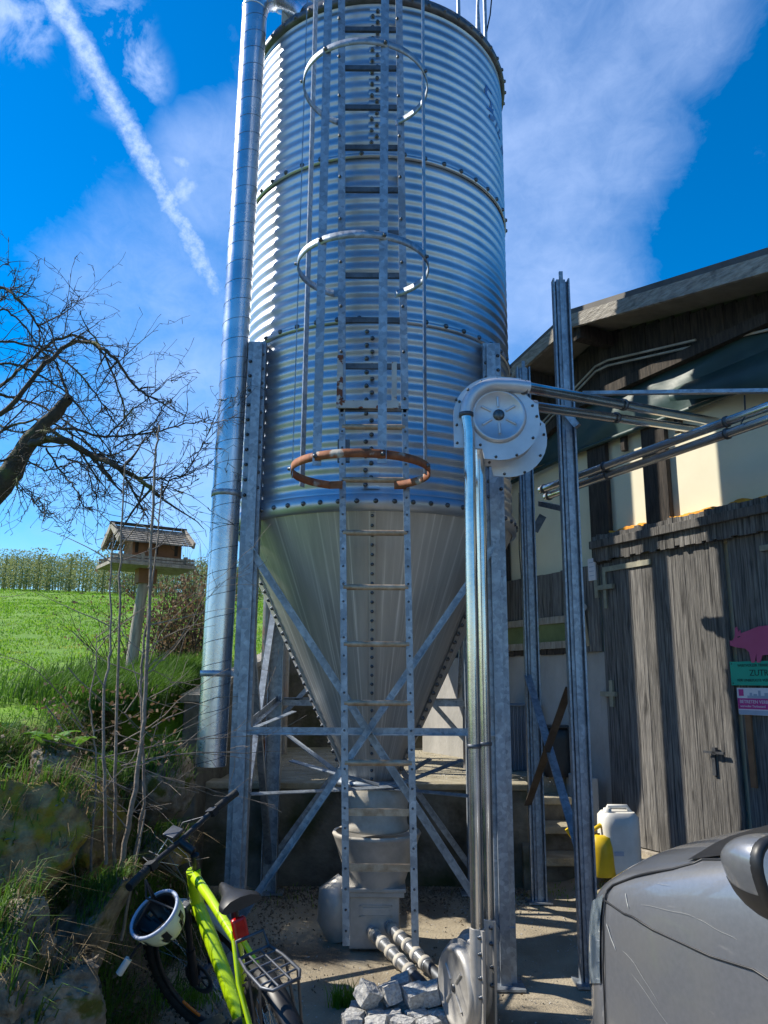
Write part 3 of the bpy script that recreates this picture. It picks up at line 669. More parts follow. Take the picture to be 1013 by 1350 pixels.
# boards left of the door, window strip, sills
planks(MB(), UE0, -.10, 2.28, 2.70, .0, .12, jag=.006, seed=12).build('boarding', WOOD, barn)
planks(MB(), -.38, -.03, 1.93, 2.70, .012, .10, seed=13).build('boarding', WOOD, barn)
wn = thing('window_strip', 'long narrow greenish window pane under grey boards on the barn wall', 'window', tuple(bp(-1.2, 2.1)))
mb = MB(); bbox(mb, -1.9, -.40, 2.04, 2.21, .0, .018); mb.build('pane', GLASSG, wn)
mb = MB(); bbox(mb, -1.95, -.39, 2.21, 2.275, .0, .045); bbox(mb, -1.95, -.39, 1.975, 2.04, .0, .045); bbox(mb, -1.95, -1.9, 2.04, 2.21, 0, .045); mb.build('frame', GREYT, wn)
planks(MB(), -1.95, -.39, 1.925, 1.975, .0, .10, jag=.008, seed=14).build('sill_edge', WOODD, wn)
# doors
MB2 = MB(); door = thing('barn_door', 'weathered grey plank door with iron hinges and lit streaks', 'door', tuple(bp(.05, .3)))
zb_d = .37
planks(MB(), .03, 1.30, zb_d, 2.72, -.01, .115, seed=21).build('door_leaf', WOOD, door)
mb = MB(); bbox(mb, .03, .60, 2.62, 2.665, .02, .032); bbox(mb, .03, .065, 2.30, 2.62, .02, .034); bbox(mb, -.06, .16, 2.465, 2.505, .02, .05); bbox(mb, -.07, -.03, 2.40, 2.56, .02, .045)
hm = mat('hinge_iron', (.42, .40, .30), (.26, .25, .20), 12, .6, .4); mb.build('hinge', hm, door)
mb = MB(); bbox(mb, -.06, .12, 1.545, 1.585, .02, .05); bbox(mb, .045, .085, 1.46, 1.68, .02, .042); mb.build('hinge', hm, door)
mb = MB(); bbox(mb, 1.02, 1.20, 1.155, 1.172, .045, .06); bbox(mb, 1.07, 1.10, 1.0, 1.16, .02, .036); bbox(mb, 1.10, 1.13, 1.15, 1.20, .03, .06); mb.build('latch', DARKST, door)
d2 = thing('barn_door', 'second plank door at the right picture edge behind the pink and turquoise signs', 'door', tuple(bp(2.0, .3)))
planks(MB(), 1.34, 3.2, zb_d, 2.72, -.02, .12, seed=22).build('door_leaf', WOOD, d2)
mb = MB(); bbox(mb, 1.63, 2.1, 2.58, 2.62, .015, .03); mb.build('hinge', hm, d2)
mb = MB(); bbox(mb, 1.385, 1.43, .95, 1.62, .012, .03); mb.build('stile', TIMB, d2)
mb = MB(); bbox(mb, 3.2, UE1, 0, 2.72, -.03, .0); mb.build('boarding', WOOD, barn)
mb = MB(); bbox(mb, -.05, 3.2, .20, .36, .0, .05); mb.build('threshold', GREYT, barn, bevel=.005)
mb = MB(); bbox(mb, -.02, .03, .28, 2.70, -.01, .014); mb.build('door_jamb', WOOD, barn)
# roof
rf = MB(); OV = .42
for (ua, ub) in ((APU, UE1+.4), (APU, UE0-.5)):
    za, zb_ = rake(ua)+.06, rake(ub)+.06; vs = []
    for n_ in (OV, -Lb-.4):
        for (u, z) in ((ua, za), (ub, zb_)): vs += [bp(u, z+.02, n_), bp(u, z+.07, n_)]
    rf.add(vs, [(0, 2, 6, 4), (1, 3, 7, 5), (0, 1, 3, 2), (4, 5, 7, 6), (0, 1, 5, 4), (2, 3, 7, 6)])
rfo = rf.build('roof', mat('roof_sheet', (.13, .12, .115), (.08, .075, .07), 4, .7), barn)
for (ua, ub) in ((APU, UE1+.4), (APU-.001, UE0-.5)):
    za, zb_ = rake(ua)+.07, rake(ub)+.07; vs = []
    for n_ in (OV-.005, OV+.03):
        vs += [bp(ua, za-.13, n_), bp(ub, zb_-.13, n_), bp(ub, zb_-.004, n_), bp(ua, za-.004, n_)]
    MB().add(vs, [(0, 1, 2, 3), (4, 5, 6, 7), (0, 1, 5, 4), (2, 3, 7, 6), (1, 2, 6, 5), (0, 3, 7, 4)]).build('fascia', FASC, sub(rfo) if '_o' not in rfo else rfo)
    vs = []
    for n_ in (.0, OV-.01):
        vs += [bp(ua, za-.075, n_), bp(ub, zb_-.075, n_)]
    MB().add(vs, [(0, 1, 3, 2)]).build('soffit', SOFF, rfo)
for z_, uu in ((4.55, .2), (4.40, -.9), (4.25, 1.6), (3.9, 3.0)):
    pass
for uu in (-.55, .25, -1.6):
    z_ = rake(uu)-.10; mb = MB(); mb.bar(bp(uu, z_, -.02), bp(uu, z_, OV-.03), .09, .13); mb.build('purlin', WOODD, rfo)
# conduits on the gable
mb = MB()
for dz, u_end in ((0, 1.25), (-.05, 3.0)):
    mb.tube([bp(-2.2, 3.66+dz, .05), bp(-.86, 4.175+dz, .05), bp(.10, 4.545+dz, .05), bp(.26, 4.545+dz, .05), bp(u_end, 4.545+dz-(u_end-.26)*.20, .05)], .011, 8)
mb.build('conduit', CREAM, barn)
# small loose wires
mb = MB(); mb.tube([bp(-1.15, 3.6, .03), bp(-1.17, 3.0, .035), bp(-1.15, 2.6, .03)], .006, 6); mb.build('cable', BLACKP, barn)

# signs, mallet, label on the barn
pg = thing('pig_sign', 'flat pink pig silhouette sign fixed above the turquoise sign', 'sign', tuple(bp(1.5, 1.8)))
PU, PZ, PS = 1.325, 1.80, .62
pig = [(0, .10), (.0, .16), (.035, .155), (.075, .20), (.085, .30), (.115, .315), (.13, .25), (.155, .275), (.16, .235), (.26, .26), (.40, .30), (.60, .31), (.80, .29), (.93, .24), (.98, .26), (1.0, .20), (.97, .12), (.93, .08), (.92, -.10), (.86, -.10), (.85, .02), (.78, .0), (.76, -.10), (.71, -.10), (.70, .02), (.55, -.02), (.42, -.02), (.385, -.10), (.34, -.10), (.345, .0), (.31, -.10), (.27, -.10), (.25, .02), (.20, .06), (.10, .075)]
pk = MB().prism([(x*PS, y*PS) for x, y in pig], bp(PU, PZ+.065, .046), BU, UZ, .006)
pk.build('silhouette', PINK, pg)
MB().prism([(.115*PS, .185*PS), (.15*PS, .195*PS), (.15*PS, .205*PS), (.115*PS, .2*PS)], bp(PU, PZ+.065, .048), BU, UZ, .002).build('eye', BLK, pg)
def text(s, u, z, size, m, parent, n):
    cu = bpy.data.curves.new('lettering', 'FONT'); cu.body = s; cu.size = size; cu.extrude = .0008; cu.resolution_u = 3
    o = bpy.data.objects.new('tmp_text', cu); COL.objects.link(o)
    bpy.context.view_layer.update(); me = bpy.data.meshes.new_from_object(o.evaluated_get(bpy.context.evaluated_depsgraph_get()))
    bpy.data.objects.remove(o); Mx = Matrix((BU, UZ, BU.cross(UZ))).transposed().to_4x4()
    if (BU.cross(UZ)).dot(BN) < 0: pass
    me.transform(Matrix.Translation(bp(u, z, n)-Vector(parent['_o'])) @ Mx); me.materials.clear(); me.materials.append(m)
    q = bpy.data.objects.new('lettering', me); COL.objects.link(q); q.parent = parent; return q
gs = thing('warning_sign', 'turquoise enamel sign with dark lettering on the barn door', 'sign', tuple(bp(1.6, 1.72)))
mb = MB(); bbox(mb, 1.305, 1.95, 1.645, 1.812, .035, .041); mb.build('plate', TURQ, gs)
text('WERTVOLLER TIERBESTAND', 1.37, 1.775, .026, BLK, gs, .0425); text('ZUTRITT', 1.465, 1.712, .060, BLK, gs, .0425); text('FÜR UNBEFUGTE VERBOTEN', 1.36, 1.672, .026, BLK, gs, .0425)
mb = MB()
for u in (1.32, 1.935):
    for z in (1.66, 1.797): mb.lathe([(.005, 0), (.004, .002), (0, .0021)], bp(u, z, .041), 8, BN)
mb.build('screw', BLK, gs)
ps = thing('warning_sign', 'white and magenta sign below the turquoise one on the barn door', 'sign', tuple(bp(1.6, 1.53)))
mb = MB(); bbox(mb, 1.345, 1.95, 1.442, 1.628, .035, .040); mb.build('plate', WHITE, ps)
mb = MB(); bbox(mb, 1.347, 1.948, 1.482, 1.556, .040, .0415); mb.build('magenta_band', PINK2, ps)
mb = MB(); bbox(mb, 1.36, 1.40, 1.572, 1.618, .040, .0418); mb.build('emblem', PINK2, ps)
mb = MB(); bbox(mb, 1.43, 1.948, 1.557, 1.575, .040, .0412)
for (u, w, h) in ((1.45, .02, .02), (1.48, .03, .012), (1.52, .02, .035), (1.57, .03, .02), (1.62, .05, .028), (1.7, .03, .02), (1.75, .06, .03), (1.85, .04, .02)): bbox(mb, u, u+w, 1.575, 1.575+h, .040, .0412)
bbox(mb, 1.347, 1.948, 1.444, 1.474, .040, .0412); mb.build('skyline_print', SIGNG, ps)
text('BETRETEN VERBOTEN', 1.365, 1.522, .032, WHITE, ps, .0424); text('wertvoller Tierbestand', 1.365, 1.495, .022, WHITE, ps, .0424)
ml = thing('mallet', 'pale mallet hanging on the boards between steel post and plank door', 'mallet', tuple(bp(-.25, 2.2, .05)))
MB().tube([bp(-.285, 2.325, .05), bp(-.175, 2.325, .09)], .034, 16).build('head', WCONC, ml, bevel=.004)
MB().tube([bp(-.215, 2.30, .06), bp(-.19, 1.98, .04)], [.012, .015], 10).build('handle', mat('pale_wood', (.50, .38, .24), (.40, .29, .17), 8, .7), ml)
lb = thing('paper_label', 'small white box plate nailed above the door hinge', 'sign', tuple(bp(-.08, 2.66)))
mb = MB(); bbox(mb, -.135, -.045, 2.56, 2.76, .03, .05); mb.build('plate', WHITE, lb); mb = MB()
for z in (2.60, 2.64, 2.68, 2.72): bbox(mb, -.12, -.06, z, z+.006, .05, .0515)
mb.build('print_lines', SIGNG, lb)

# ------------------------------------------------------------------ feed tubes with elbow housings
def disc_housing(name, parent, c, ex, ez, rr, flip=False):      # plate in plane ex (towards outlet), ez
    pass
def elbow_unit(label, c, tx, exit_to, tube_r, base, dirn_, group):
    t = thing('feed_conveyor', label, 'feed pipe', (tx, c.y, 0), group)
    ex = Vector((1, .0, 0)); ez = Vector((-.012, 0, 1)).normalized(); nrm = Vector((0, -1, 0)); RB = .172
    # back plate with rounded top-left and skirt
    poly = []
    for k in range(13):
        a = math.pi-k*(math.pi/2)/12; poly.append((math.cos(a)*.238, math.sin(a)*.225))
    poly += [(.13, .215), (.155, .12), (.215, .06)]
    for k in range(10):
        a = .20-k*(math.pi/2+.2)/9; poly.append((math.cos(a)*.222, math.sin(a)*.222-.02))
    poly += [(-.08, -.235), (-.09, -.18), (-.238, -.175)]
    MB().prism(poly, c+Vector((0, -.004, 0)), ex, ez, .008).build('flange_plate', HOUS, t)
    MB().prism([(x*.93, y*.93) for x, y in poly], c+Vector((0, .05, 0)), ex, ez, .008).build('flange_plate', HOUS, t)
    dm = MB().lathe([(.150, 0), (.150, .012), (.138, .022), (.130, .024), (.127, .018), (.03, .022), (0, .022)], c, 56, nrm).build('cover_disc', HOUS, t)
    sub(dm)
    for k in range(6):
        a = math.pi*2*k/6+.55; u = ex*math.cos(a)+ez*math.sin(a); MB().tube([c+u*.045+nrm*.022, c+u*.100+nrm*.022], .0075, 8).build('pressed_rib', HOUS, dm)
    hb = MB().lathe([(.030, .02), (.030, .030), (.016, .036), (0, .036)], c, 24, nrm).build('hub', BOLT, dm)
    # tube: up, round the disc, then out towards the barn
    pts = [Vector(base), Vector((tx, c.y-.022, c.z-.1))]; 
    for k in range(11):
        a = math.pi-k*(math.pi/2-.08)/10; pts.append(c+ex*math.cos(a)*RB+ez*math.sin(a)*RB+nrm*.022)
    pts.append(pts[-1]+Vector((.10, .0, -.004))); pts.append(pts[-1]+Vector((.085, .012, -.006)))
    top = pts[-1]
    MB().tube(pts[:2]+[pts[2]], tube_r, 20).build('tube', TUBE, t); MB().tube(pts[2:], tube_r*1.12, 20).build('bend', HOUS, t)
    MB().tube([top-Vector((.02, 0, 0)), exit_to], tube_r, 20).build('tube', TUBE, t)
    mb = MB(); mb.lathe([(tube_r, -.012), (tube_r+.008, -.010), (tube_r+.008, .010), (tube_r, .012)], pts[2], 20); d = (exit_to-top).normalized(); mb.lathe([(tube_r, -.012), (tube_r+.008, -.010), (tube_r+.008, .010), (tube_r, .012)], top-Vector((.03, 0, 0)), 20, d); mb.lathe([(tube_r, -.010), (tube_r+.007, -.008), (tube_r+.007, .008), (tube_r, .010)], top+(exit_to-top)*.42, 20, d)
    zc = 1.35; f_ = (zc-base[2])/(pts[1].z-base[2]); mb.lathe([(tube_r, -.01), (tube_r+.005, -.008), (tube_r+.005, .008), (tube_r, .01)], Vector(base).lerp(pts[1], f_), 20)
    mb.build('clamp', DARKST, t)
    bm_ = MB()
    for k in range(3, 13, 3): bolt(bm_, c+ex*poly[k][0]*.93+ez*poly[k][1]*.93+nrm*.004, nrm, .006)
    for (x, y) in ((-.222, -.05), (-.222, -.15), (-.10, -.16), (-.02, -.225), (.09, -.215), (.18, -.12), (.205, -.0), (.185, .06), (-.222, .09), (.12, .2)): bolt(bm_, c+ex*x+ez*y+nrm*.004, nrm, .006)
    bm_.build('bolt', BOLT, t)
    # boot at the foot, in the plane of the incoming floor tube
    bd = Vector(dirn_).normalized(); bn = Vector((-bd.y, bd.x, 0))*-1
    if bn.y > 0: bn = -bn
    bc = Vector((base[0], base[1], 0))-bd*.165; bc.z = .235
    bp_ = []
    for k in range(25):
        a = math.pi*.5+k*math.pi/24; bp_.append((math.cos(a)*.205, math.sin(a)*.205))
    bp_ = [(.03, .205)]+bp_[:]+[(.215, -.20), (.225, .30), (.12, .30), (.11, .20)]
    MB().prism(bp_, bc+bn*.005, bd, UZ, .012).build('boot_plate', BOOT, t)
    bo = MB().lathe([(.185, 0), (.185, .03), (.17, .048), (.158, .05), (.153, .042), (.03, .046), (0, .046)], bc, 56, bn).build('boot_disc', BOOT, t)
    sub(bo)
    for k in range(4):
        a = math.pi*2*k/4+.8; u = bd*math.cos(a)+UZ*math.sin(a); MB().tube([bc+u*.04+bn*.045, bc+u*.115+bn*.045], .008, 8).build('pressed_rib', BOOT, bo)
    MB().lathe([(.018, .04), (.018, .052), (0, .053)], bc, 16, bn).build('hub', BOLT, bo)
    pts2 = [Vector(base)+Vector((0, 0, 0))]; pts2 = [bc+bd*.165+UZ*.30-UZ*.0]
    for k in range(11):
        a = 0-k*(math.pi/2)/10; pts2.append(bc+bd*math.cos(a)*.165+UZ*math.sin(a)*.165)
    MB().tube(pts2, tube_r*1.2, 18).build('boot_bend', BOOT, t)
    inl = pts2[-1]; MB().tube([inl, inl-bd*.08], tube_r*1.3, 18).build('boot_socket', BOOT, t)
    bm_ = MB()
    for z in (.02, .10, .20, .27): bolt(bm_, bc+bd*.205+bn*.006+UZ*z, bn, .008)
    bm_.build('bolt', BOLT, t)
    return t, inl-bd*.08
def ta(x, y, Y): p = at(x, y, Y); return p
b1 = ta(630, 1245, 4.0); b2 = ta(645, 1235, 4.15); b1 = Vector((b1.x, 4.0, .46)); b2 = Vector((b2.x, 4.15, .50))
c1 = at(657, 549, 4.0); c2 = at(668, 573, 4.15)
g_ = 'pair of feed tubes with round elbow housings beside the right silo leg'
A1 = at(945, 556, 5.6); B1 = at(920, 566, 5.6)
t1, in1 = elbow_unit('front feed tube with round ribbed elbow housing, nearer the camera of the pair', c1, b1.x, A1, .031, b1, (.36, -.93, 0), g_)
t2_, in2 = elbow_unit('rear feed tube with round elbow housing, half hidden behind the front one', c2, b2.x, B1, .029, b2, (.36, -.93, 0), g_)
# floor tubes from the hopper box to the boots
for (src, dst, lab) in ((Vector((OX-.03, OY-.15, .16)), in1, 'left floor tube with steel rings running from hopper box to the front boot'), (Vector((OX+.08, OY-.15, .19)), in2, 'right floor tube with steel rings running from hopper box to the rear boot')):
    t = thing('floor_tube', lab, 'feed pipe', (src.x, src.y, 0), 'ringed feed tubes on the ground'); d = (dst-src).normalized(); L = (dst-src).length
    MB().tube([src, src+(dst-src)*.55], .033, 20).build('tube', PIPE, t); MB().tube([src+(dst-src)*.55, dst], .031, 20).build('tube', DARKST, t)
    for k in range(5):
        MB().lathe([(.033, -.02), (.040, -.016), (.040, .016), (.033, .02)], src+d*(L*(.06+.115*k)), 20, d).build('ring', CREAM, t)
# long tubes along the barn
for (a, b, lab) in ((at(713, 646, 6.3), at(1013, 536, 4.5), 'upper galvanised feed tube running in front of the cream panels'), (at(720, 655, 6.36), at(1013, 553, 4.5), 'lower galvanised feed tube running in front of the cream panels')):
    t = thing('feed_tube', lab, 'feed pipe', tuple(a)); b2_ = a+(b-a)*1.5
    MB().tube([a, b2_], .030, 20).build('tube', TUBE, t); d = (b-a).normalized(); mb = MB()
    for f_ in (.02, .35, .86): mb.lathe([(.03, -.012), (.037, -.010), (.037, .010), (.03, .012)], a+(b-a)*f_, 20, d)
    mb.build('clamp', DARKST, t)
sr = thing('support_rail', 'light horizontal steel angle rail above the feed tubes', 'rail', tuple(at(770, 521, 5.0)))
ea, eb = at(768, 522, 5.05), at(1013, 519, 4.6); eb2 = ea+(eb-ea)*1.4
MB().extr(Lp(.035, .004), ea, eb2, up=(0, 0, 1)).build('angle_bar', GALV, sr)
h_ = at(982, 521, 4.65); h2 = at(983, 548, 4.62); MB().tube([h_, h2, h2+Vector((-.03, 0, -.05))], .005, 6).build('hanger', BLACKP, sr)
br_ = at(712, 668, 6.25)
sr2 = thing('support_bracket', 'short steel bracket arm between the two posts under the feed tubes', 'bracket', tuple(br_)); MB().bar(at(712, 664, 6.2), at(745, 671, 5.6), .03, .04).build('arm', GALV, sr2); MB().bar(at(716, 680, 6.2), at(705, 700, 6.2), .02, .06).build('arm', DARKST, sr2)
# two free-standing support posts with braces
PROF = [(-.055, 0), (-.018, 0), (-.018, .03), (.018, .03), (.018, 0), (.055, 0), (.055, .06), (.045, .06), (.045, .012), (.030, .012), (.030, .042), (-.030, .042), (-.030, .012), (-.045, .012), (-.045, .06), (-.055, .06)]
P1 = Vector((1.14, 6.20, yard_z(1.1, 6.2))); P2 = Vector((1.165, 4.88, yard_z(1.1, 4.9)))
for P, zt, lab in ((P1, 4.22, 'shorter galvanised steel post standing by the concrete steps'), (P2, 4.30, 'taller ribbed galvanised steel post in front of the barn, nearest the car')):
    t = thing('support_post', lab, 'post', tuple(P), 'steel posts carrying the feed tubes')
    MB().extr(PROF, P+Vector((0, 0, .01)), (P.x+.01, P.y, zt), up=(0, -1, 0)).build('post', GALV, t)
    MB().extr([(-.012, .043), (.012, .043), (.012, .06), (-.012, .06)], P+Vector((0, 0, .01)), (P.x+.01, P.y, zt+.05), up=(0, -1, 0)).build('rib', GALV, t)
    MB().box(P+Vector((0, -.02, .006)), (.17, .17, .012)).build('foot_plate', GALV, t)
xb = thing('cross_brace', 'blue-grey diagonal steel flat crossing between the two support posts', 'brace', tuple(P1)); MB().bar(at(696, 890, 6.15), at(766, 1128, 4.95), .006, .055, (1, 0, 0)).build('flat_bar', GALV, xb)
xb = thing('cross_brace', 'brown rusty diagonal steel flat crossing between the two support posts', 'brace', tuple(P2)); MB().bar(at(751, 906, 4.95), at(696, 1062, 6.15), .006, .050, (1, 0, 0)).build('flat_bar', mat('brown_flat', (.12, .10, .085), (.07, .055, .045), 8, .6, .4), xb)
xc = thing('clamp_bracket', 'small steel clamp bracket under the rear feed tube on the tall post', 'bracket', tuple(at(752, 545, 4.8))); MB().bar(at(742, 538, 4.8), at(762, 562, 4.75), .04, .04).build('clamp', GALV, xc)

# things on and by the terrace
cr = thing('water_canister', 'white plastic canister standing by the plank door', 'canister', (2.0, 6.45, .2))
CP = at(818, 1136, 6.35); CP.z = yard_z(CP.x, CP.y); cx, cy, cz = CP
def rbox(mb, c, w, d, z0, z1, e=4, taper=None, n=32, levels=10, cap=.03):
    prof = [(z0, .93)]+[(z0+cap, 1)]+[(z, 1) for z in lin(z0+.1, z1-.1, levels)]+[(z1-cap, .98), (z1, .80)]
    vs = []
    for (z, s) in prof:
        for k in range(n):
            a = 2*math.pi*k/n; ca, sa = math.cos(a), math.sin(a); q = (abs(ca)**e+abs(sa)**e)**(-1/e)
            vs.append((c[0]+ca*q*w/2*s, c[1]+sa*q*d/2*s, z))
    m_ = len(prof); fs = [(i*n+k, i*n+(k+1) % n, (i+1)*n+(k+1) % n, (i+1)*n+k) for i in range(m_-1) for k in range(n)]
    mb.add(vs, fs, True); mb.add(vs[:n], [tuple(range(n))[::-1]]); mb.add(vs[-n:], [tuple(range(n))])
mb = MB(); rbox(mb, (cx, cy), .29, .25, cz, cz+.44); mb.build('body', PLAST, cr); mb = MB()
mb.tube([(cx-.09, cy, cz+.43), (cx-.07, cy, cz+.475), (cx+.07, cy, cz+.475), (cx+.10, cy, cz+.43)], .016, 10); mb.build('handle', PLAST, cr)
MB().lathe([(.03, .43), (.03, .47), (0, .472)], (cx-.09, cy-.05, cz), 20).build('cap', PLAST, cr)
MB().box((cx-.04, cy-.127, cz+.16), (.07, .003, .03)).build('label_print', SIGNG, cr)
wc = thing('watering_can', 'yellow plastic watering can beside the white canister', 'watering can', (1.8, 6.4, .17))
wx, wy = at(793, 1132, 6.3).x, 6.3
MB().lathe([(.105, 0), (.11, .01), (.10, .20), (.085, .27), (.04, .285)], (wx, wy, cz), 36).build('body', YEL, wc)
MB().tube([(wx+.08, wy, cz+.08), (wx+.12, wy, cz+.13), (wx+.13, wy, cz+.22), (wx+.09, wy, cz+.31), (wx, wy, cz+.345), (wx-.07, wy, cz+.30)], [.014, .018, .020, .020, .018, .014], 12).build('handle', YEL, wc)
MB().tube([(wx-.08, wy, cz+.05), (wx-.2, wy, cz+.25), (wx-.25, wy, cz+.32)], [.025, .015, .015], 10).build('spout', YEL, wc)
tb = thing('plastic_tub', 'ribbed grey-blue plastic tub standing on the terrace by the barn wall', 'tub', (1.3, 8.0, TZ))
a = at(660, 1012, 8.0).x; b = at(694, 1012, 8.0).x
mb = MB(); n = 20
for i in range(n): mb.box((a+(b-a+.1)*(i+.5)/n, 8.0+.01*(i % 2), TZ+.30), ((b-a+.1)/n, .40, .60))
mb.build('body', TUB, tb, bevel=.006); MB().box(((a+b)/2+.05, 8.0, TZ+.605), (b-a+.14, .44, .02)).build('rim', TUB, tb, bevel=.005)
ch = thing('plastic_bin', 'black plastic bin standing behind the crossed braces on the terrace', 'bin', (1.6, 7.6, TZ))
a = at(716, 1000, 7.4).x; mb = MB(); rbox(mb, (a+.12, 7.4), .24, .24, TZ, TZ+.42, e=6); mb.build('body', BLACKP, ch); MB().box((a+.12, 7.4, TZ+.43), (.26, .26, .02)).build('lid', BLACKP, ch, bevel=.005)

# ------------------------------------------------------------------ bird feeder on its post
bf = thing('bird_feeder', 'wooden bird feeder house with shingled roof on a leaning post', 'bird feeder', tuple(at(170, 892, 7)))
FY = 7.0
q0, q1 = at(169, 896, FY), at(192, 752, FY); MB().tube([q0-Vector((0, 0, .2)), q0.lerp(q1, .5), q1], [.056, .050, .045], 12).build('post', GREYT, bf)
FC = at(193, 748, FY); fa = R(33); fxd = Vector((math.cos(fa), math.sin(fa), 0)); fyd = Vector((-math.sin(fa), math.cos(fa), 0)); FM = Matrix((fxd, fyd, UZ)).transposed()
FSC = .80
def fp_(x, y, z): return FC+(fxd*x+fyd*y+UZ*z)*FSC
mb = MB(); mb.box(fp_(0, 0, -.005), (.74, .52, .03), FM); mb.build('tray', GREYT, bf)
mb = MB()
for (x, y, w, d) in ((0, -.25, .74, .02), (0, .25, .74, .02), (-.36, 0, .02, .5), (.36, 0, .02, .5)):
    for z in (.04, .075): mb.box(fp_(x, y, z), (w, d, .022), FM)
for x in (-.36, -.12, .36):
    for y in (-.25, .25): mb.box(fp_(x, y, .05), (.03, .03, .10), FM)
mb.build('tray_rail', GREYT, bf)
MB().box(fp_(.06, 0, .15), (.44, .28, .27), FM).build('house_wall', TIMB, bf, bevel=.006)
mb = MB()
for y in (-.15, .15):
    for x in (-.17, .05, .27): mb.bar(fp_(x, y, .01), fp_(x, y*1.1, .29), .03, .03, tuple(fyd))
mb.box(fp_(-.17, 0, .14), (.012, .10, .16), FM); mb.build('house_frame', WOODD, bf)
MB().box(fp_(0, 0, -.09), (.16, .13, .15), FM).build('collar', TIMB, bf)
rz_, re_, rw_ = .43, .22, .34
rr = MB()
for sd in (-1, 1):
    for row in range(7):
        t0, t1 = row/7, (row+1)/7+.05
        r_ = random.Random(row+sd*9)
        for c_ in range(15):
            x0 = -.40+.80*c_/15; x1 = x0+.80/15-.003; j = r_.uniform(-.006, .006)
            def sp_(x, t, up): y = sd*rw_*t; return fp_(x, y, rz_-(rz_-re_)*t+up)
            off = .022-.0*t0
            vs = [sp_(x0, t0, .004+.006), sp_(x1, t0, .004+.006), sp_(x1, t1+j, .022), sp_(x0, t1+j, .022), sp_(x1, t1+j, .006), sp_(x0, t1+j, .006)]
            rr.add(vs, [(0, 1, 2, 3), (3, 2, 4, 5)])
rr.build('shingle_roof', THATCH, bf)
for sd in (-1, 1):
    for x in (-.41, .41): MB().bar(fp_(x, 0, rz_+.015), fp_(x, sd*(rw_+.02), re_+.01), .02, .055).build('barge_board', GREYT, bf)
MB().bar(fp_(-.43, 0, rz_+.035), fp_(.43, 0, rz_+.035), .05, .02).build('ridge_board', WOODD, bf)
MB().add([fp_(-.17, -.2, .29), fp_(-.17, .2, .29), fp_(-.17, 0, rz_)], [(0, 1, 2)]).build('gable_board', TIMB, bf)

# ------------------------------------------------------------------ leaf/blade clouds (numpy)
def cloud(name, m, pts, size, dirs=None, parent=None, aspect=1.6, seed=0, origin=None, normal_up=0.):
    g = np.random.default_rng(seed); P = np.asarray(pts, float); n = len(P)
    s = np.asarray(size, float)*np.ones(n)
    a = g.normal(size=(n, 3)); a[:, 2] *= (1-normal_up); a /= np.linalg.norm(a, axis=1)[:, None]
    b = np.cross(a, g.normal(size=(n, 3))); b /= np.linalg.norm(b, axis=1)[:, None]
    off = Vector(origin) if origin is not None else (Vector(parent['_o']) if parent else Vector((0, 0, 0)))
    P = P-np.array(off); A = a*(s*aspect/2)[:, None]; B = b*(s/2)[:, None]
    V = np.stack([P-A, P-B*.9+A*.1, P+A, P+B*.9+A*.1], 1).reshape(-1, 3)
    me = bpy.data.meshes.new(name); me.vertices.add(4*n); me.vertices.foreach_set('co', V.ravel()); me.loops.add(4*n)
    me.loops.foreach_set('vertex_index', np.arange(4*n)); me.polygons.add(n); me.polygons.foreach_set('loop_start', np.arange(n)*4)
    me.update(calc_edges=True); me.materials.append(m)
    o = bpy.data.objects.new(name, me); COL.objects.link(o)
    if parent: o.parent = parent
    elif origin is not None: o.location = off
    return o
def blades(name, m, P, hgt, wid, seed=0, lean=.35, kind='stuff', bias=(0, 0, 0)):
    g = np.random.default_rng(seed); P = np.asarray(P, float); n = len(P); h = np.asarray(hgt)*np.ones(n); w = np.asarray(wid)*np.ones(n)
    a = g.uniform(0, 2*np.pi, n); d = np.stack([np.cos(a), np.sin(a), np.zeros(n)], 1); ln = g.uniform(.1, 1., n)*lean
    side = np.stack([-np.sin(a), np.cos(a), np.zeros(n)], 1)*(w/2)[:, None]; up = np.array([0, 0, 1.])
    bs = np.array(bias); mid_ = P+(up*.55+d*(ln*.35)[:, None]+bs*.3)*h[:, None]; tip = P+(up*(1-ln*.35)[:, None]+d*ln[:, None]+bs)*h[:, None]
    V = np.stack([P-side, P+side, mid_+side*.8, mid_-side*.8, tip], 1).reshape(-1, 3)
    me = bpy.data.meshes.new(name); me.vertices.add(5*n); me.vertices.foreach_set('co', V.ravel())
    base = np.arange(n)[:, None]*5; L = np.concatenate([base+np.array([[0, 1, 2, 3]]), base+np.array([[3, 2, 4]])], 1).ravel()
    me.loops.add(7*n); me.loops.foreach_set('vertex_index', L); me.polygons.add(2*n)
    st_ = (np.arange(n)[:, None]*7+np.array([[0, 4]])).ravel(); me.polygons.foreach_set('loop_start', st_)
    me.update(calc_edges=True); me.materials.append(m); o = bpy.data.objects.new(name, me); COL.objects.link(o)
    return tag(o, kind=kind)
g = np.random.default_rng(3)
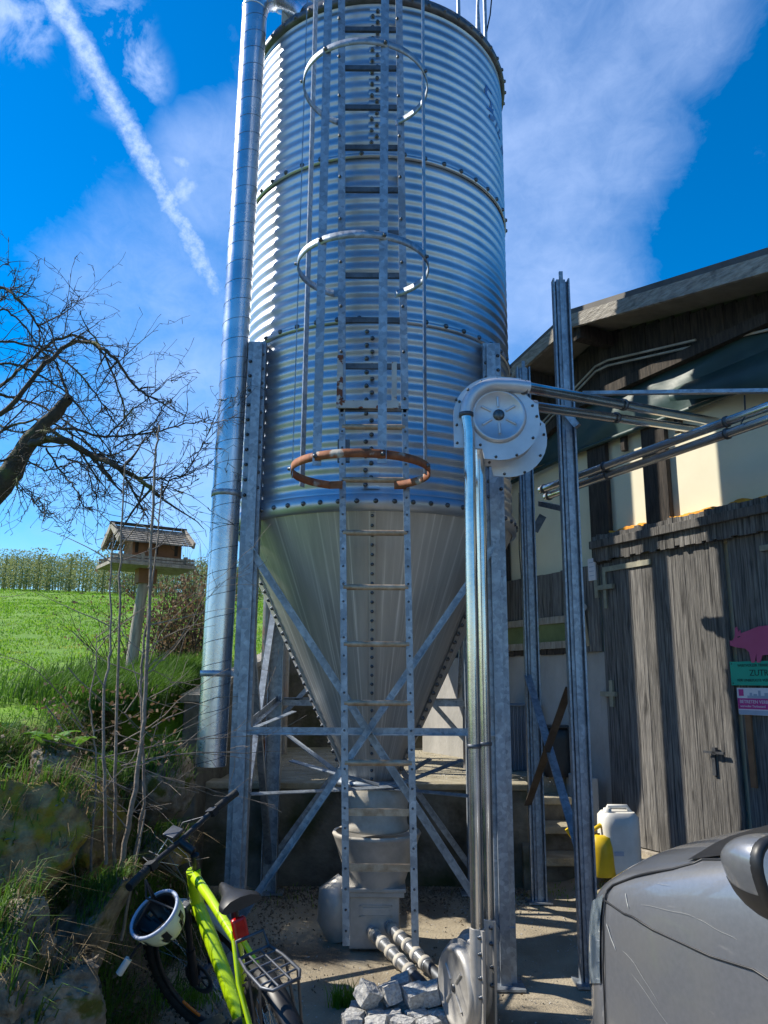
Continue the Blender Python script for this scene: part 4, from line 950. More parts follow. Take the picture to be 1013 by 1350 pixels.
# meadow grass, denser near the camera
pts, hs_, ws_ = [], [], []
for _ in range(120000):
    y = 2.2+(46-2.2)*g.random()**2.3; x = -1.5-g.random()*(.55*y+1.2) if y < 10.6 else -1.2*y*.45+g.random()*(y*.62)
    if y < 6.3 and x > -1.95+.22*noise.noise(Vector((x*2, y*2, 1))): continue
    if y > 10.6 and (x > -.02*y+1.2): continue
    if noise.noise(Vector((x*1.1, y*.7, 4))) < -.32: continue
    z = meadow_z(x, y) if not (y < 6.2 and x > -2.9) else terr_z(x, y)
    cl_ = .7+.9*max(0, noise.noise(Vector((x*2.3, y*1.6, 7)))+.25)
    pts.append((x, y, z-.01)); hs_.append((.05 if y < 7 else .042+.0011*(y-7))*cl_*g.uniform(.6, 1.35)); ws_.append(.0045+.0011*y)
tag(blades('meadow_grass', GRASSB, pts, hs_, ws_, 5, .8), 'short bright green grass covering the meadow', 'grass')
# hanging tufts on the bank
pts, hs_ = [], []
for _ in range(150):
    y = g.uniform(2.2, 6.1); x = g.uniform(-2.15, -1.15)+.08*(y-4) ; 
    if noise.noise(Vector((x*3, y*2, 11))) < -.05: continue
    cx_, cy_ = x, y
    for k in range(130):
        xx_, yy_ = cx_+g.normal()*.07, cy_+g.normal()*.09
        if yy_ > 6.12 and xx_ > -1.5: continue
        pts.append((xx_, yy_, terr_z(xx_, yy_)-.01)); hs_.append(g.uniform(.08, .22))
tag(blades('bank_grass', GRASSD, pts, hs_, .006, 6, .9, bias=(.22, -.05, -.12)), 'long dark green grass tufts hanging over the rocky bank', 'grass')
pts, hs_ = [], []
for _ in range(9000):
    y = g.uniform(5.6, 7.6); x = -1.56-abs(g.normal())*.55; pts.append((x, y, meadow_z(x, y)-.01)); hs_.append(g.uniform(.12, .34))
tag(blades('tall_grass', GRASSD, pts, hs_, .008, 16, .8, bias=(.2, 0, -.1)), 'taller grass at the foot of the bird feeder beside the garden wall', 'grass')
# a few weeds on the yard
pts, hs_ = [], []
for (x0, y0, n_, s_, h0) in ((-.19, 4.55, 160, .035, .13), (2.1, 6.22, 60, .03, .10), (1.5, 6.35, 200, .35, .03), (1.15, 6.35, 120, .2, .04), (1.9, 5.9, 120, .25, .03), (-.8, 6.3, 160, .3, .05), (-1.05, 4.6, 300, .12, .10)):
    for k in range(n_):
        x, y = x0+g.normal()*s_, y0+g.normal()*s_*.5; pts.append((x, y, yard_z(x, y)-.005)); hs_.append(h0*g.uniform(.4, 1.3))
tag(blades('yard_weeds', GRASSB, pts, hs_, .006, 8, .9), 'small weeds and grass sprouting on the yard floor', 'weeds')
# leaf litter and grit
pts, sz = [], []
for _ in range(9000):
    r_ = g.random()
    if r_ < .4: x, y = g.uniform(-1.35, -.6), g.uniform(3.2, 6.4)
    elif r_ < .75: x, y = g.uniform(-.9, 1.1), 6.48-abs(g.normal())*.22
    elif r_ < .78: x, y = g.uniform(-.6, .8), g.uniform(4.6, 6.4)
    else: x, y = g.uniform(-1.7, -1.0), g.uniform(2.6, 6.2)
    if x < -1.12: z = terr_z(x, y)
    else: z = yard_z(x, y)
    pts.append((x, y, z+.008)); sz.append(g.uniform(.005, .018))
tag(cloud('leaf_litter', LITTER, pts, sz, seed=4, normal_up=.3), 'dry leaves and grit scattered along the bank and wall foot', 'leaf litter', kind='stuff')
pts, sz = [], []
for _ in range(6000):
    x, y = g.uniform(-1.2, 1.6), g.uniform(3.4, 10); 
    if y > 6.75: z = TZ
    elif y > 6.4: continue
    else: z = yard_z(x, y)
    pts.append((x, y, z+.003)); sz.append(g.uniform(.003, .011))
tag(cloud('grit', GRANITE, pts, sz, seed=9, normal_up=.2), 'fine grit and crumbs lying on the yard and terrace', 'grit', kind='stuff')

# ------------------------------------------------------------------ boulders of the bank
def rock(c, size, label, m, seed, rz=0, tilt=0):
    bm = bmesh.new(); bmesh.ops.create_icosphere(bm, subdivisions=5, radius=1); rr_ = random.Random(seed); sd = Vector((seed*3.1, seed*1.7, seed*.9))
    pl = [(Vector((rr_.gauss(0, 1), rr_.gauss(0, 1), rr_.gauss(0, 1))).normalized(), rr_.uniform(.50, .82)) for _ in range(11)]
    for v in bm.verts:
        p = v.co.copy()
        for nv, d in pl:
            e = p.dot(nv)-d
            if e > 0: p -= nv*e*.9
        p *= 1+.13*noise.fractal(p*2.6+sd, .8, 2, 7); v.co = p
    Mx = Matrix.Rotation(rz, 4, 'Z') @ Matrix.Rotation(tilt, 4, 'Y') @ Matrix.Diagonal((size[0], size[1], size[2], 1))
    bm.transform(Mx); me = bpy.data.meshes.new('boulder'); bm.to_mesh(me); bm.free(); me.materials.append(m)
    for p in me.polygons: p.use_smooth = True
    o = bpy.data.objects.new('boulder', me); COL.objects.link(o); o.location = c; return tag(o, label, 'boulder', 'boulders set in the bank')
for i, (px, py, Y, s, lab, m_, rz, ti) in enumerate([
    (28, 1105, 3.55, (.34, .36, .27), 'large ochre mossy boulder at the left picture edge under the meadow rim', ROCK, .3, .1),
    (205, 1045, 4.9, (.24, .3, .26), 'big bare grey boulder under the tall grass, right of the thin stems', ROCKD, .8, .1),
    (132, 1080, 4.5, (.20, .26, .34), 'upright green mossy boulder behind the thin grey stems', ROCK, .2, -.1),
    (118, 1225, 3.7, (.15, .26, .27), 'leaning brown slab of rock left of the bicycle front wheel', ROCKD, -.1, .5),
    (12, 1275, 3.05, (.20, .24, .24), 'dark boulder with moss at the lower left picture corner', ROCKD, .6, .0),
    (215, 1125, 4.6, (.16, .2, .12), 'small mossy boulder low behind the bicycle handlebar', ROCK, .4, .2),
    (70, 1330, 3.05, (.24, .22, .18), 'low earthy boulder at the bottom picture edge left of the tyre', ROCKD, .2, .2),
    (75, 1010, 4.2, (.15, .2, .10), 'flat brown stone in the grass above the ochre mossy boulder', ROCKD, .2, .2)]):
    rock(at(px, py, Y), s, lab, m_, i+3, rz, ti)

from mathutils.bvhtree import BVHTree
bpy.context.view_layer.update()
bv, bf_ = [], []
for o in bpy.data.objects:
    if o.name.startswith(('boulder', 'bank')) and o.type == 'MESH':
        k = len(bv); bv += [o.matrix_world @ v.co for v in o.data.vertices]; bf_ += [tuple(i+k for i in p.vertices) for p in o.data.polygons]
bvh = BVHTree.FromPolygons(bv, bf_); pts, hs_ = [], []; moss = []
for _ in range(230):
    cx_, cy_ = g.uniform(-2.25, -1.05), g.uniform(2.3, 6.1); dens = noise.noise(Vector((cx_*2.2, cy_*1.6, 21)))
    if dens < .02: continue
    hh = g.uniform(.07, .2)
    for k in range(int(90+160*max(0, dens))):
        x, y = cx_+g.normal()*.075, cy_+g.normal()*.085; h_ = bvh.ray_cast(Vector((x, y, 4)), Vector((0, 0, -1)))
        if h_[0] is None or h_[1].z < .35: continue
        pts.append(tuple(h_[0]-Vector((0, 0, .008)))); hs_.append(hh*g.uniform(.5, 1.4))
tag(blades('draping_grass', GRASSD, pts, hs_, .0055, 26, 1.0, bias=(.30, -.12, -.22)), 'long dark grass draping over the boulders', 'grass')
pts, hs_ = [], []
for _ in range(16000):
    x, y = g.uniform(-2.25, -1.1), g.uniform(2.3, 6.1)
    if noise.noise(Vector((x*3, y*3, 33))) < .02: continue
    h_ = bvh.ray_cast(Vector((x, y, 4)), Vector((0, 0, -1)))
    if h_[0] is None: continue
    pts.append(tuple(h_[0]+h_[1]*.001)); hs_.append(g.uniform(.012, .04))
tag(blades('moss', mat('moss_tuft', (.13, .12, .015), (.07, .075, .01), 5, .9, trans=.3), pts, hs_, .006, 27, 1.2), 'yellow-green moss tufts on the boulders', 'moss')
pts, sz = [], []
for _ in range(9000):
    x, y = g.uniform(-2.2, -1.0), g.uniform(2.3, 6.1)
    if noise.noise(Vector((x*2.5, y*2.5, 51))) < -.05: continue
    h_ = bvh.ray_cast(Vector((x, y, 4)), Vector((0, 0, -1)))
    if h_[0] is None: continue
    pts.append(tuple(h_[0]+h_[1]*.004)); sz.append(g.uniform(.006, .026))
tag(cloud('bank_litter', LITTER, pts, sz, seed=14, normal_up=.3), 'brown dead leaves lying on the boulders and bank soil', 'leaf litter', kind='stuff')
pts = []
for _ in range(260):
    x, y = g.uniform(-2.1, -1.1), g.uniform(2.6, 6.0); h_ = bvh.ray_cast(Vector((x, y, 4)), Vector((0, 0, -1)))
    if h_[0] is None: continue
    for k in range(14): q = h_[0]+Vector((g.normal()*.03, g.normal()*.03, -.005)); pts.append(tuple(q))
tag(blades('dry_grass', LITTER if False else mat('straw', (.26, .20, .11), (.16, .12, .065), 9, .9, trans=.2), pts, [g.uniform(.08, .28) for _ in pts], .003, 28, 1.0, bias=(.45, -.2, -.5)), 'dead straw hanging over the bank', 'dry grass')

# ------------------------------------------------------------------ thin shrub stems in front of the bank
def twig(mb, p, d, L, r, rng, depth=0, nodes=6, droop=0, wig=.18, kids=.5, spur=0, minr=.0012, n=5):
    pts = [Vector(p)]; rs = [r]; dd = Vector(d).normalized()
    for i in range(nodes):
        dd = (dd+Vector((rng.gauss(0, wig), rng.gauss(0, wig), rng.gauss(0, wig)-droop))).normalized(); pts.append(pts[-1]+dd*L/nodes); rs.append(max(minr, r*(1-.75*(i+1)/nodes)))
        if depth > 0 and rng.random() < kids:
            sd = (dd+Vector((rng.gauss(0, .7), rng.gauss(0, .7), rng.gauss(0, .6)))).normalized()
            twig(mb, pts[-1], sd, L*rng.uniform(.3, .6), rs[-1]*.7, rng, depth-1, max(3, nodes-2), droop, wig, kids, spur, minr, n)
        if spur:
            for _ in range(spur):
                if rng.random() < .6:
                    sd = (dd*.4+Vector((rng.gauss(0, .8), rng.gauss(0, .8), rng.gauss(0, .8)))).normalized(); l = rng.uniform(.015, .05)
                    mb.tube([pts[-1], pts[-1]+sd*l, pts[-1]+sd*(l+.012)], [minr*1.3, minr*1.6, minr*.8], 4, False)
    mb.tube(pts, rs, n, False); return pts
stems = [([(150, 1145), (153, 1000), (158, 820), (160, 700), (165, 610)], 3.9, .009, 'thin bare stem leftmost of the tall ones, passing the bird feeder post'),
         ([(158, 1150), (178, 1040), (190, 950), (196, 850), (200, 700), (206, 600), (210, 560)], 3.8, .013, 'tallest bare grey stem rising in front of the bird feeder roof'),
         ([(140, 1140), (137, 1020), (137, 905), (146, 860), (146, 760), (150, 705)], 3.7, .009, 'forked bare stem left of the bird feeder post'),
         ([(170, 1190), (190, 1060), (186, 900), (190, 840), (205, 740), (213, 640)], 3.95, .009, 'slim bare stem beside the tallest one, ending near the apple twigs'),
         ([(120, 1150), (128, 1000), (118, 930), (127, 870), (128, 835)], 4.1, .006, 'short thin stem at the left of the stem group'),
         ([(160, 1240), (178, 1140), (192, 1068)], 3.7, .008, 'short broken stub leaning right beside the bicycle handlebar')]
for i, (pp, Y, r_, lab) in enumerate(stems):
    t = thing('bare_stem', lab, 'shrub stem', tuple(at(pp[0][0], pp[0][1], Y)), 'bare stems on the bank'); rng = random.Random(i+2)
    P_ = [at(x, y, Y+.05*k) for k, (x, y) in enumerate(pp)]; pts = []
    for a, b in zip(P_[:-1], P_[1:]):
        for k in range(6): pts.append(a.lerp(b, k/6)+Vector((rng.gauss(0, .003), 0, 0)))
    pts.append(P_[-1]); n = len(pts)
    MB().tube(pts, [r_*(1-.65*k/n) for k in range(n)], 8).build('stem', STEMM, t)
    mb = MB()
    for k in range(3, n, 1):
        if rng.random() < .5: mb.ball(pts[k]+Vector((rng.choice((-1, 1))*r_*.7, -.003, 0)), r_*.35, 4)
        if rng.random() < (.2 if len(pp) > 3 else 0):
            twig(mb, pts[k], (rng.choice((-1, 1))*rng.uniform(.5, 1), rng.uniform(-.3, .4), rng.uniform(.2, 1)), rng.uniform(.12, .45), .0035, rng, 1, 5, 0, .12, .25)
    mb.build('twig', STEMM, t)
# trailing brambles over the bank
bb = thing('bramble', 'tangle of thin dry trailing twigs over the bank edge and boulders', 'bramble', tuple(at(110, 1000, 4.2)))
mb = MB(); rng = random.Random(44)
for (x, y, Y, dx, dz, L) in [(55, 975, 4.1, .9, -.2, .9), (130, 1000, 4.0, .9, .35, .9), (110, 960, 4.4, -.5, .8, .7), (90, 880, 4.6, .6, -.7, .6), (180, 900, 4.8, .8, .6, .8), (150, 985, 4.1, .9, .5, .7), (60, 1000, 4., .5, -.3, .6), (95, 1010, 3.9, .7, -.1, .5), (200, 960, 4.6, .7, .5, .7), (215, 870, 5.2, .6, .5, .7), (70, 1040, 3.7, .3, -.5, .4), (225, 900, 5.4, .8, .3, .5), (165, 940, 4.4, .6, .45, .8), (60, 930, 4.4, .7, -.6, .7), (160, 1010, 4.1, .8, .3, .9)]:
    twig(mb, at(x, y, Y), (dx, .1, dz), L, .0042, rng, 2, 7, .03, .12, .4)
mb.build('twig', STEMM, bb)
pts = [tuple(at(g.uniform(40, 240), g.uniform(900, 1010), g.uniform(4.0, 5.2))) for _ in range(260)]
cloud('leaf', BROWNL, pts, .02, parent=bb, seed=31)
# broad-leaved weed near the bank edge
dk = thing('dock_plant', 'broad-leaved light green weed at the meadow edge', 'plant', tuple(at(75, 985, 4.2)))
mb = MB(); rng = random.Random(3)
for k in range(16):
    a = rng.uniform(0, 6.28); L = rng.uniform(.10, .2); d = Vector((math.cos(a), math.sin(a), 0)); s_ = Vector((-d.y, d.x, 0)); o_ = at(rng.choice((62, 72, 100)), 985, 4.2); prev = None
    vs = []
    for j in range(6):
        t = j/5; w_ = math.sin(math.pi*min(.98, t+.08))*.035; c_ = o_+d*L*t+UZ*(L*.9*t*(1.1-.7*t)); vs += [c_-s_*w_, c_+UZ*-.006, c_+s_*w_]
    mb.add(vs, [(j*3+k2, j*3+k2+1, j*3+k2+4, j*3+k2+3) for j in range(5) for k2 in (0, 1)], True)
mb.build('leaf', mat('dock_leaf', (.16, .34, .03), (.10, .24, .025), 8, .5, trans=.4), dk, fix=False)

# brown dry bush behind the feeder
bu = thing('dry_bush', 'brown leafless bush with withered leaves behind the bird feeder', 'bush', tuple(at(235, 870, 8.3)))
rng = random.Random(12); mb = MB(); LP = []
for k in range(60):
    x0 = rng.uniform(205, 268); p0 = at(x0, 878, 8.2+rng.uniform(-.3, .9)); d = Vector((rng.gauss(0, .28), rng.gauss(0, .2), 1))
    pts = twig(mb, p0, d, rng.uniform(.6, 1.25), .007, rng, 2, 6, 0, .13, .5)
    for q in pts[1:]:
        for _ in range(8): LP.append(q+Vector((rng.gauss(0, .09), rng.gauss(0, .12), rng.gauss(0, .08))))
mb.build('branch', BARK, bu); cloud('leaf', BROWNL, [tuple(p) for p in LP if p.z < at(230, 745, 8.3).z], .030, parent=bu, seed=13)
bu2 = thing('dry_bush', 'low loose thicket of thin twigs left of the bird feeder post', 'bush', tuple(at(155, 880, 7.4)))
mb = MB(); LP = []
for k in range(16):
    x0 = rng.uniform(135, 175); pts = twig(mb, at(x0, 885, 7.3+rng.uniform(-.2, .5)), Vector((rng.gauss(0, .35), rng.gauss(0, .2), 1)), rng.uniform(.4, .85), .005, rng, 2, 6, 0, .15, .4)
    for q in pts[2:]:
        for _ in range(2): LP.append(q+Vector((rng.gauss(0, .06), rng.gauss(0, .06), rng.gauss(0, .06))))
mb.build('branch', BARK, bu2); cloud('leaf', BROWNL, [tuple(p) for p in LP], .02, parent=bu2, seed=14)

# ------------------------------------------------------------------ old apple tree, leaning in from the left
at_ = thing('apple_tree', 'old gnarled leafless apple tree leaning in from the left above the meadow', 'tree', (-3.9, 5.2, 1.5))
trunk = [Vector((-4.1, 5.4, 1.3)), Vector((-3.9, 5.3, 2.0)), Vector((-3.3, 5.2, 2.45)), at(-60, 700, 5.2), at(0, 640, 5.2), at(35, 590, 5.2), at(68, 550, 5.2), at(92, 524, 5.2)]
pts = []; 
for a, b in zip(trunk[:-1], trunk[1:]):
    for k in range(5): pts.append(a.lerp(b, k/5)+Vector((rng.gauss(0, .008), rng.gauss(0, .008), rng.gauss(0, .008))))
pts.append(trunk[-1]); n = len(pts); tr_ = [max(.026, .15-.125*(k/n)) for k in range(n)]
MB().tube(pts, [r_*(1+.12*rng.uniform(-1, 1)) for r_ in tr_], 14).build('trunk', BARK, at_)
rng = random.Random(77)
limbs = [  # px polylines, depth, radius
 ([(-60, 520), (0, 545), (60, 480), (100, 450), (140, 462), (175, 505), (197, 524)], 5.0, .020),
 ([(-40, 530), (0, 510), (45, 470), (90, 443), (130, 460), (165, 540), (150, 580)], 5.3, .014),
 ([(-40, 380), (0, 378), (25, 395), (50, 430), (52, 455)], 5.4, .014), ([(50, 430), (75, 417), (90, 405), (105, 390)], 5.4, .007),
 ([(20, 395), (35, 385), (45, 370)], 5.4, .006),
 ([(-30, 450), (10, 450), (60, 462), (100, 488), (130, 525), (150, 555), (165, 565)], 5.1, .010),
 ([(40, 585), (80, 580), (120, 600), (150, 612), (180, 630), (205, 650), (210, 655)], 4.9, .026),
 ([(60, 560), (100, 590), (150, 610), (185, 665), (192, 673)], 5.2, .014),
 ([(50, 570), (90, 565), (140, 575), (200, 570), (240, 560), (280, 554)], 4.8, .010),
 ([(140, 575), (170, 545), (200, 520), (228, 497)], 5.0, .006), ([(150, 590), (200, 560), (215, 535), (228, 530)], 4.9, .005),
 ([(205, 633), (240, 628), (260, 600), (282, 555)], 4.8, .005), ([(205, 633), (245, 625), (280, 610)], 4.9, .0045), ([(210, 640), (235, 645), (262, 632)], 4.8, .004),
 ([(60, 590), (80, 620), (100, 645), (110, 668), (118, 670)], 5.0, .007), ([(40, 610), (20, 640), (50, 655), (60, 685)], 5.0, .006),
 ([(10, 620), (40, 655), (55, 675)], 5.3, .005), ([(80, 600), (115, 620), (125, 655), (140, 650)], 5.1, .006),
 ([(-30, 590), (20, 560), (60, 555), (100, 575), (140, 600), (170, 590), (200, 580)], 5.4, .010),
 ([(-30, 500), (0, 520), (40, 530), (80, 550), (120, 590), (150, 640)], 5.5, .012),
 ([(-20, 480), (20, 480), (60, 500), (90, 520), (120, 560), (160, 620), (170, 650)], 5.2, .009),
 ([(0, 570), (40, 530), (70, 515), (110, 530), (150, 500), (170, 460)], 5.3, .006),
 ([(-20, 420), (10, 410), (40, 440), (60, 470), (70, 520)], 5.0, .008), ([(-20, 620), (20, 600), (60, 620), (100, 610), (140, 620)], 5.0, .008),
 ([(0, 560), (30, 570), (80, 545), (110, 560), (140, 540), (180, 545)], 5.5, .007), ([(90, 524), (75, 480), (55, 470)], 5.2, .012), ([(-30, 400), (0, 395), (20, 370), (10, 345)], 5.4, .006)]
mb = MB()
for (pp, Y, r_) in limbs:
    P_ = [at(x, y, Y+rng.uniform(-.12, .12)) for x, y in pp]; pts = []
    for i in range(len(P_)-1):                          # Catmull-Rom
        p0, p1, p2, p3 = P_[max(0, i-1)], P_[i], P_[i+1], P_[min(len(P_)-1, i+2)]
        for k in range(6):
            t = k/6; pts.append(.5*((2*p1)+(p2-p0)*t+(2*p0-5*p1+4*p2-p3)*t*t+(3*p1-p0-3*p2+p3)*t**3)+Vector((rng.gauss(0, .005), rng.gauss(0, .005), rng.gauss(0, .005))))
    pts.append(P_[-1]); n = len(pts); mb.tube(pts, [max(.0022, r_*(1-.72*k/n)) for k in range(n)], 7, False)
    for k in range(1, n-1):
        tdir = (pts[k+1]-pts[k]).normalized()
        for _ in range(3):
            if rng.random() < .55:
                sd = (tdir*.5+Vector((rng.gauss(0, .7), rng.gauss(0, .7), rng.gauss(.1, .7)))).normalized(); l = rng.uniform(.02, .07)
                mb.tube([pts[k], pts[k]+sd*l, pts[k]+sd*(l+.014)], [.0022, .0028, .0014], 4, False)
        if rng.random() < .42: twig(mb, pts[k], tdir+Vector((rng.gauss(0, .5), rng.gauss(0, .4), rng.gauss(.15, .6))), rng.uniform(.15, .5), max(.0028, r_*.35), rng, 1, 6, 0, .16, .35, 1)
mb.build('crown', BARK, at_, fix=False)

# ------------------------------------------------------------------ orchard rows on the crest
rng = random.Random(5)
def orchard_proto(seed):
    r_ = random.Random(seed); mb = MB(); mb.tube([(0, 0, 0), (0.03, 0, 1.0), (0, 0, 2.2)], [.05, .04, .02], 5); P_ = []
    for k in range(9):
        z = .5+k*.2; d = Vector((r_.uniform(-1, 1), r_.uniform(-1, 1), r_.uniform(.2, .8))).normalized(); mb.tube([(0, 0, z), Vector((0, 0, z))+d*.6], [.018, .008], 4)
    for _ in range(420):
        z = r_.uniform(.15, 2.5); w_ = .80*(1-.45*abs(z-1.3)/1.3); P_.append((r_.gauss(0, w_*.5), r_.gauss(0, w_*.5), z))
    return mb, P_
protos = []
for sd in range(4):
    mb, P_ = orchard_proto(sd)
    P_ = np.array(P_); gg = np.random.default_rng(sd)
    for p in P_:
        s_ = gg.uniform(.05, .10); a = gg.uniform(0, 6.28); b = gg.uniform(-1, 1); u = Vector((math.cos(a), math.sin(a), b)).normalized()*s_; v = Vector((-math.sin(a), math.cos(a), gg.uniform(-.6, .6))).normalized()*s_*.6; p = Vector(p)
        mb.add([p-u, p-v, p+u, p+v], [(0, 1, 2, 3)])
    o = mb.build('orchard_tree', ORCH, origin=(0, 0, 0), fix=False); protos.append(o)
first = [True]*4; cnt = 0
for row, y in enumerate((44, 48, 52, 56, 60, 64, 68)):
    x = -.60*y+.1
    while x < -.10*y:
        k = rng.randrange(4); o = protos[k]
        if not first[k]: o = o.copy(); COL.objects.link(o)
        first[k] = False; xx_ = x+rng.uniform(-.15, .15); o.location = (xx_, y+rng.uniform(-.9, .9), meadow_z(xx_, y)-.05); o.rotation_euler = (0, 0, rng.uniform(0, 6.28)); s_ = rng.uniform(.75, 1.05); o.scale = (s_, s_, s_)
        tag(o, 'small young fruit tree in the rows along the crest of the meadow', 'fruit tree', 'fruit trees on the crest'); x += .95; cnt += 1
print('orchard trees', cnt)

# ------------------------------------------------------------------ granite setts heap
rng = random.Random(9)
setts = [(-.19, 4.36, 0), (-.08, 4.36, 0), (.02, 4.35, 0), (.12, 4.36, 0), (-.16, 4.46, 0), (-.06, 4.47, .0), (.05, 4.46, 0), (.15, 4.47, 0), (.24, 4.37, 0), (.28, 4.44, 0), (-.02, 4.58, 0), (.08, 4.58, 0), (.17, 4.58, 0), (-.11, 4.40, .10), (.0, 4.42, .10), (.11, 4.40, .10), (.20, 4.42, .10), (.05, 4.52, .10), (-.18, 4.27, 0), (-.06, 4.26, 0), (.06, 4.26, 0), (.18, 4.26, 0)]
labs = {0: 'grey granite sett at the left end of the heap'}
setts = [(x+.05, y-.10, z) for x, y, z in setts]
for i, (x, y, z) in enumerate(setts):
    bm = bmesh.new(); bmesh.ops.create_cube(bm, size=1); bmesh.ops.subdivide_edges(bm, edges=bm.edges, cuts=5, use_grid_fill=True)
    s_ = (rng.uniform(.08, .105), rng.uniform(.08, .1), rng.uniform(.075, .095)); sd = Vector((i*2.3, i, 0))
    for v in bm.verts:
        p = v.co; L = max(abs(p.x), abs(p.y), abs(p.z)); q = p.normalized()*.62; p2 = p.lerp(q, .18); p2 *= 1+.09*noise.fractal(p2*4+sd, 1, 2, 4); v.co = Vector((p2.x*s_[0], p2.y*s_[1], p2.z*s_[2]))
    me = bpy.data.meshes.new('granite_sett'); bm.to_mesh(me); bm.free(); me.materials.append(GRANITE)
    o = bpy.data.objects.new('granite_sett', me); COL.objects.link(o); o.location = (x+rng.uniform(-.01, .01), y, z+.046); o.rotation_euler = (rng.gauss(0, .12)+(.3 if z > .05 else 0)*rng.choice((-1, 1)), rng.gauss(0, .12)+(.3 if z > .05 else 0)*rng.choice((-1, 1)), rng.gauss(0, .4))
    row = [q for q in setts if abs(q[2]-z) < .04 and (z > .05 or abs(q[1]-y) < .035)]; row.sort(); k = row.index((x, y, z)); od = ('leftmost', 'second from the left', 'third from the left', 'fourth from the left', 'fifth from the left', 'sixth from the left')[k]
    rn = 'topmost layer' if z > .15 else 'upper layer' if z > .05 else 'front row' if y < 4.2 else 'second row' if y < 4.3 else 'third row' if y < 4.4 else 'back row'
    tag(o, 'rough granite sett, %s in the %s of the heap' % (od, rn), 'paving stone', 'granite setts in the heap')

# ------------------------------------------------------------------ bicycle (local frame: +x forward, +y left, +z up)
rearC, frontH = Vector((-.24, 3.04, 0)), Vector((-.74, 4.05, 0))
hd = (frontH-rearC); hd.z = 0; hd.normalize(); lean = R(15)
bk = thing('bicycle', 'lime green mountain bike with luggage rack leaning in front of the silo', 'bicycle', (0, 0, 0)); bk['_o'] = (0, 0, 0)
Mz = Matrix.Rotation(math.atan2(hd.y, hd.x), 4, 'Z') @ Matrix.Rotation(-lean, 4, 'X')
bk.location = rearC; bk.rotation_euler = Mz.to_euler()
WB, WR = 1.13, .345
def wheel(name, c, steer, parent):
    Ms = Matrix.Translation(c) @ Matrix.Rotation(steer, 4, Vector((-.38, 0, .92)))
    w = bpy.data.objects.new(name, None); COL.objects.link(w); w.parent = parent; w['_o'] = (0, 0, 0); PENDING.append(w); w.matrix_local = Ms
    mb = MB(); mb.lathe([(WR-.028+math.cos(a)*.027, math.sin(a)*.027) for a in lin(-math.pi, math.pi, 15)], (0, 0, 0), 64, (0, 1, 0))
    for k in range(72):
        a = 2*math.pi*k/72
        for y_ in ((-.014, .014) if k % 2 else (-.026, 0, .026)):
            rr_ = WR+.001-(.010 if abs(y_) > .02 else 0); mb.box((math.cos(a)*rr_, y_, math.sin(a)*rr_), (.006, .010, .012), Matrix.Rotation(-a, 3, 'Y'))
    mb.build('tyre', RUBBER, w)
    MB().lathe([(WR-.050, -.011), (WR-.066, -.010), (WR-.070, 0), (WR-.066, .010), (WR-.050, .011)], (0, 0, 0), 64, (0, 1, 0)).build('rim', BLACKP, w)
    mb = MB()
    for k in range(28):
        a = 2*math.pi*k/28; b = a+(.5 if k % 4 < 2 else -.5); s_ = .025 if k % 2 else -.025; mb.tube([(math.cos(b)*.022, s_, math.sin(b)*.022), (math.cos(a)*(WR-.065), 0, math.sin(a)*(WR-.065))], .0013, 4, False)
    mb.build('spokes', CHROME, w)
    mb = MB(); mb.tube([(0, -.055, 0), (0, .055, 0)], .018, 14); mb.lathe([(.078, .030), (.080, .031), (.080, .033), (.055, .033), (.055, .031), (.078, .030)], (0, 0, 0), 40, (0, 1, 0))
    for k in range(6):
        a = k*1.047; mb.bar((0, .031, 0), (math.cos(a)*.07, .031, math.sin(a)*.07), .012, .002, (0, 1, 0))
    mb.build('hub', DARKST, w); return w, Ms
rw_o, _ = wheel('wheel', Vector((0, 0, WR)), 0, bk)
ST = R(33)
fw_o, MS = wheel('wheel', Vector((WB, 0, WR)), ST, bk)
MB().box((-.20, .0, .20), (.035, .012, .11), Matrix.Rotation(R(45), 3, 'Y')).build('reflector', ORAL, fw_o, bevel=.004)
MB().box((.20, .0, -.20), (.035, .012, .11), Matrix.Rotation(R(45), 3, 'Y')).build('reflector', ORAL, fw_o, bevel=.004)
V = Vector
hb_, ht_ = V((WB-.19, 0, .70)), V((WB-.245, 0, .84)); bbk = V((.44, 0, .30)); stt = V((.26, 0, .80))
mb = MB(); mb.tube([hb_+V((0, 0, .01)), hb_.lerp(bbk, .15)+V((0, 0, .012)), hb_.lerp(bbk, .5)+V((0, 0, .02)), bbk], [.029, .031, .032, .030], 20); mb.tube([ht_, ht_.lerp(V((.28, 0, .72)), .4)+V((0, 0, .012)), V((.28, 0, .72))], [.024, .020, .017], 18)
mb.tube([hb_+V((.012, 0, -.03)), ht_+V((-.008, 0, .025))], .031, 20); mb.tube([bbk, V((.27, 0, .78))], .019, 16)
for s_ in (-1, 1):
    mb.tube([bbk+V((-.03, s_*.03, 0)), V((.18, s_*.05, .32)), V((0, s_*.065, WR))], [.014, .012, .010], 12); mb.tube([V((.275, s_*.014, .74)), V((.2, s_*.045, .62)), V((0, s_*.065, WR))], [.011, .010, .009], 12)
mb.build('frame', LIME, bk)
mb = MB(); mb.tube([hb_+V((-.05, .0, -.03)), bbk+V((.03, 0, .04))], .016, 10); mb.build('down_tube_stripe', BLACKP, bk)
MB().box((.12, .066, .36), (.10, .004, .03), Matrix.Rotation(R(-10), 3, 'Y')).build('decal', REDL, bk)
MB().tube([(.262, 0, .76), (.235, 0, .87)], .014, 14).build('seat_post', BLACKP, bk)
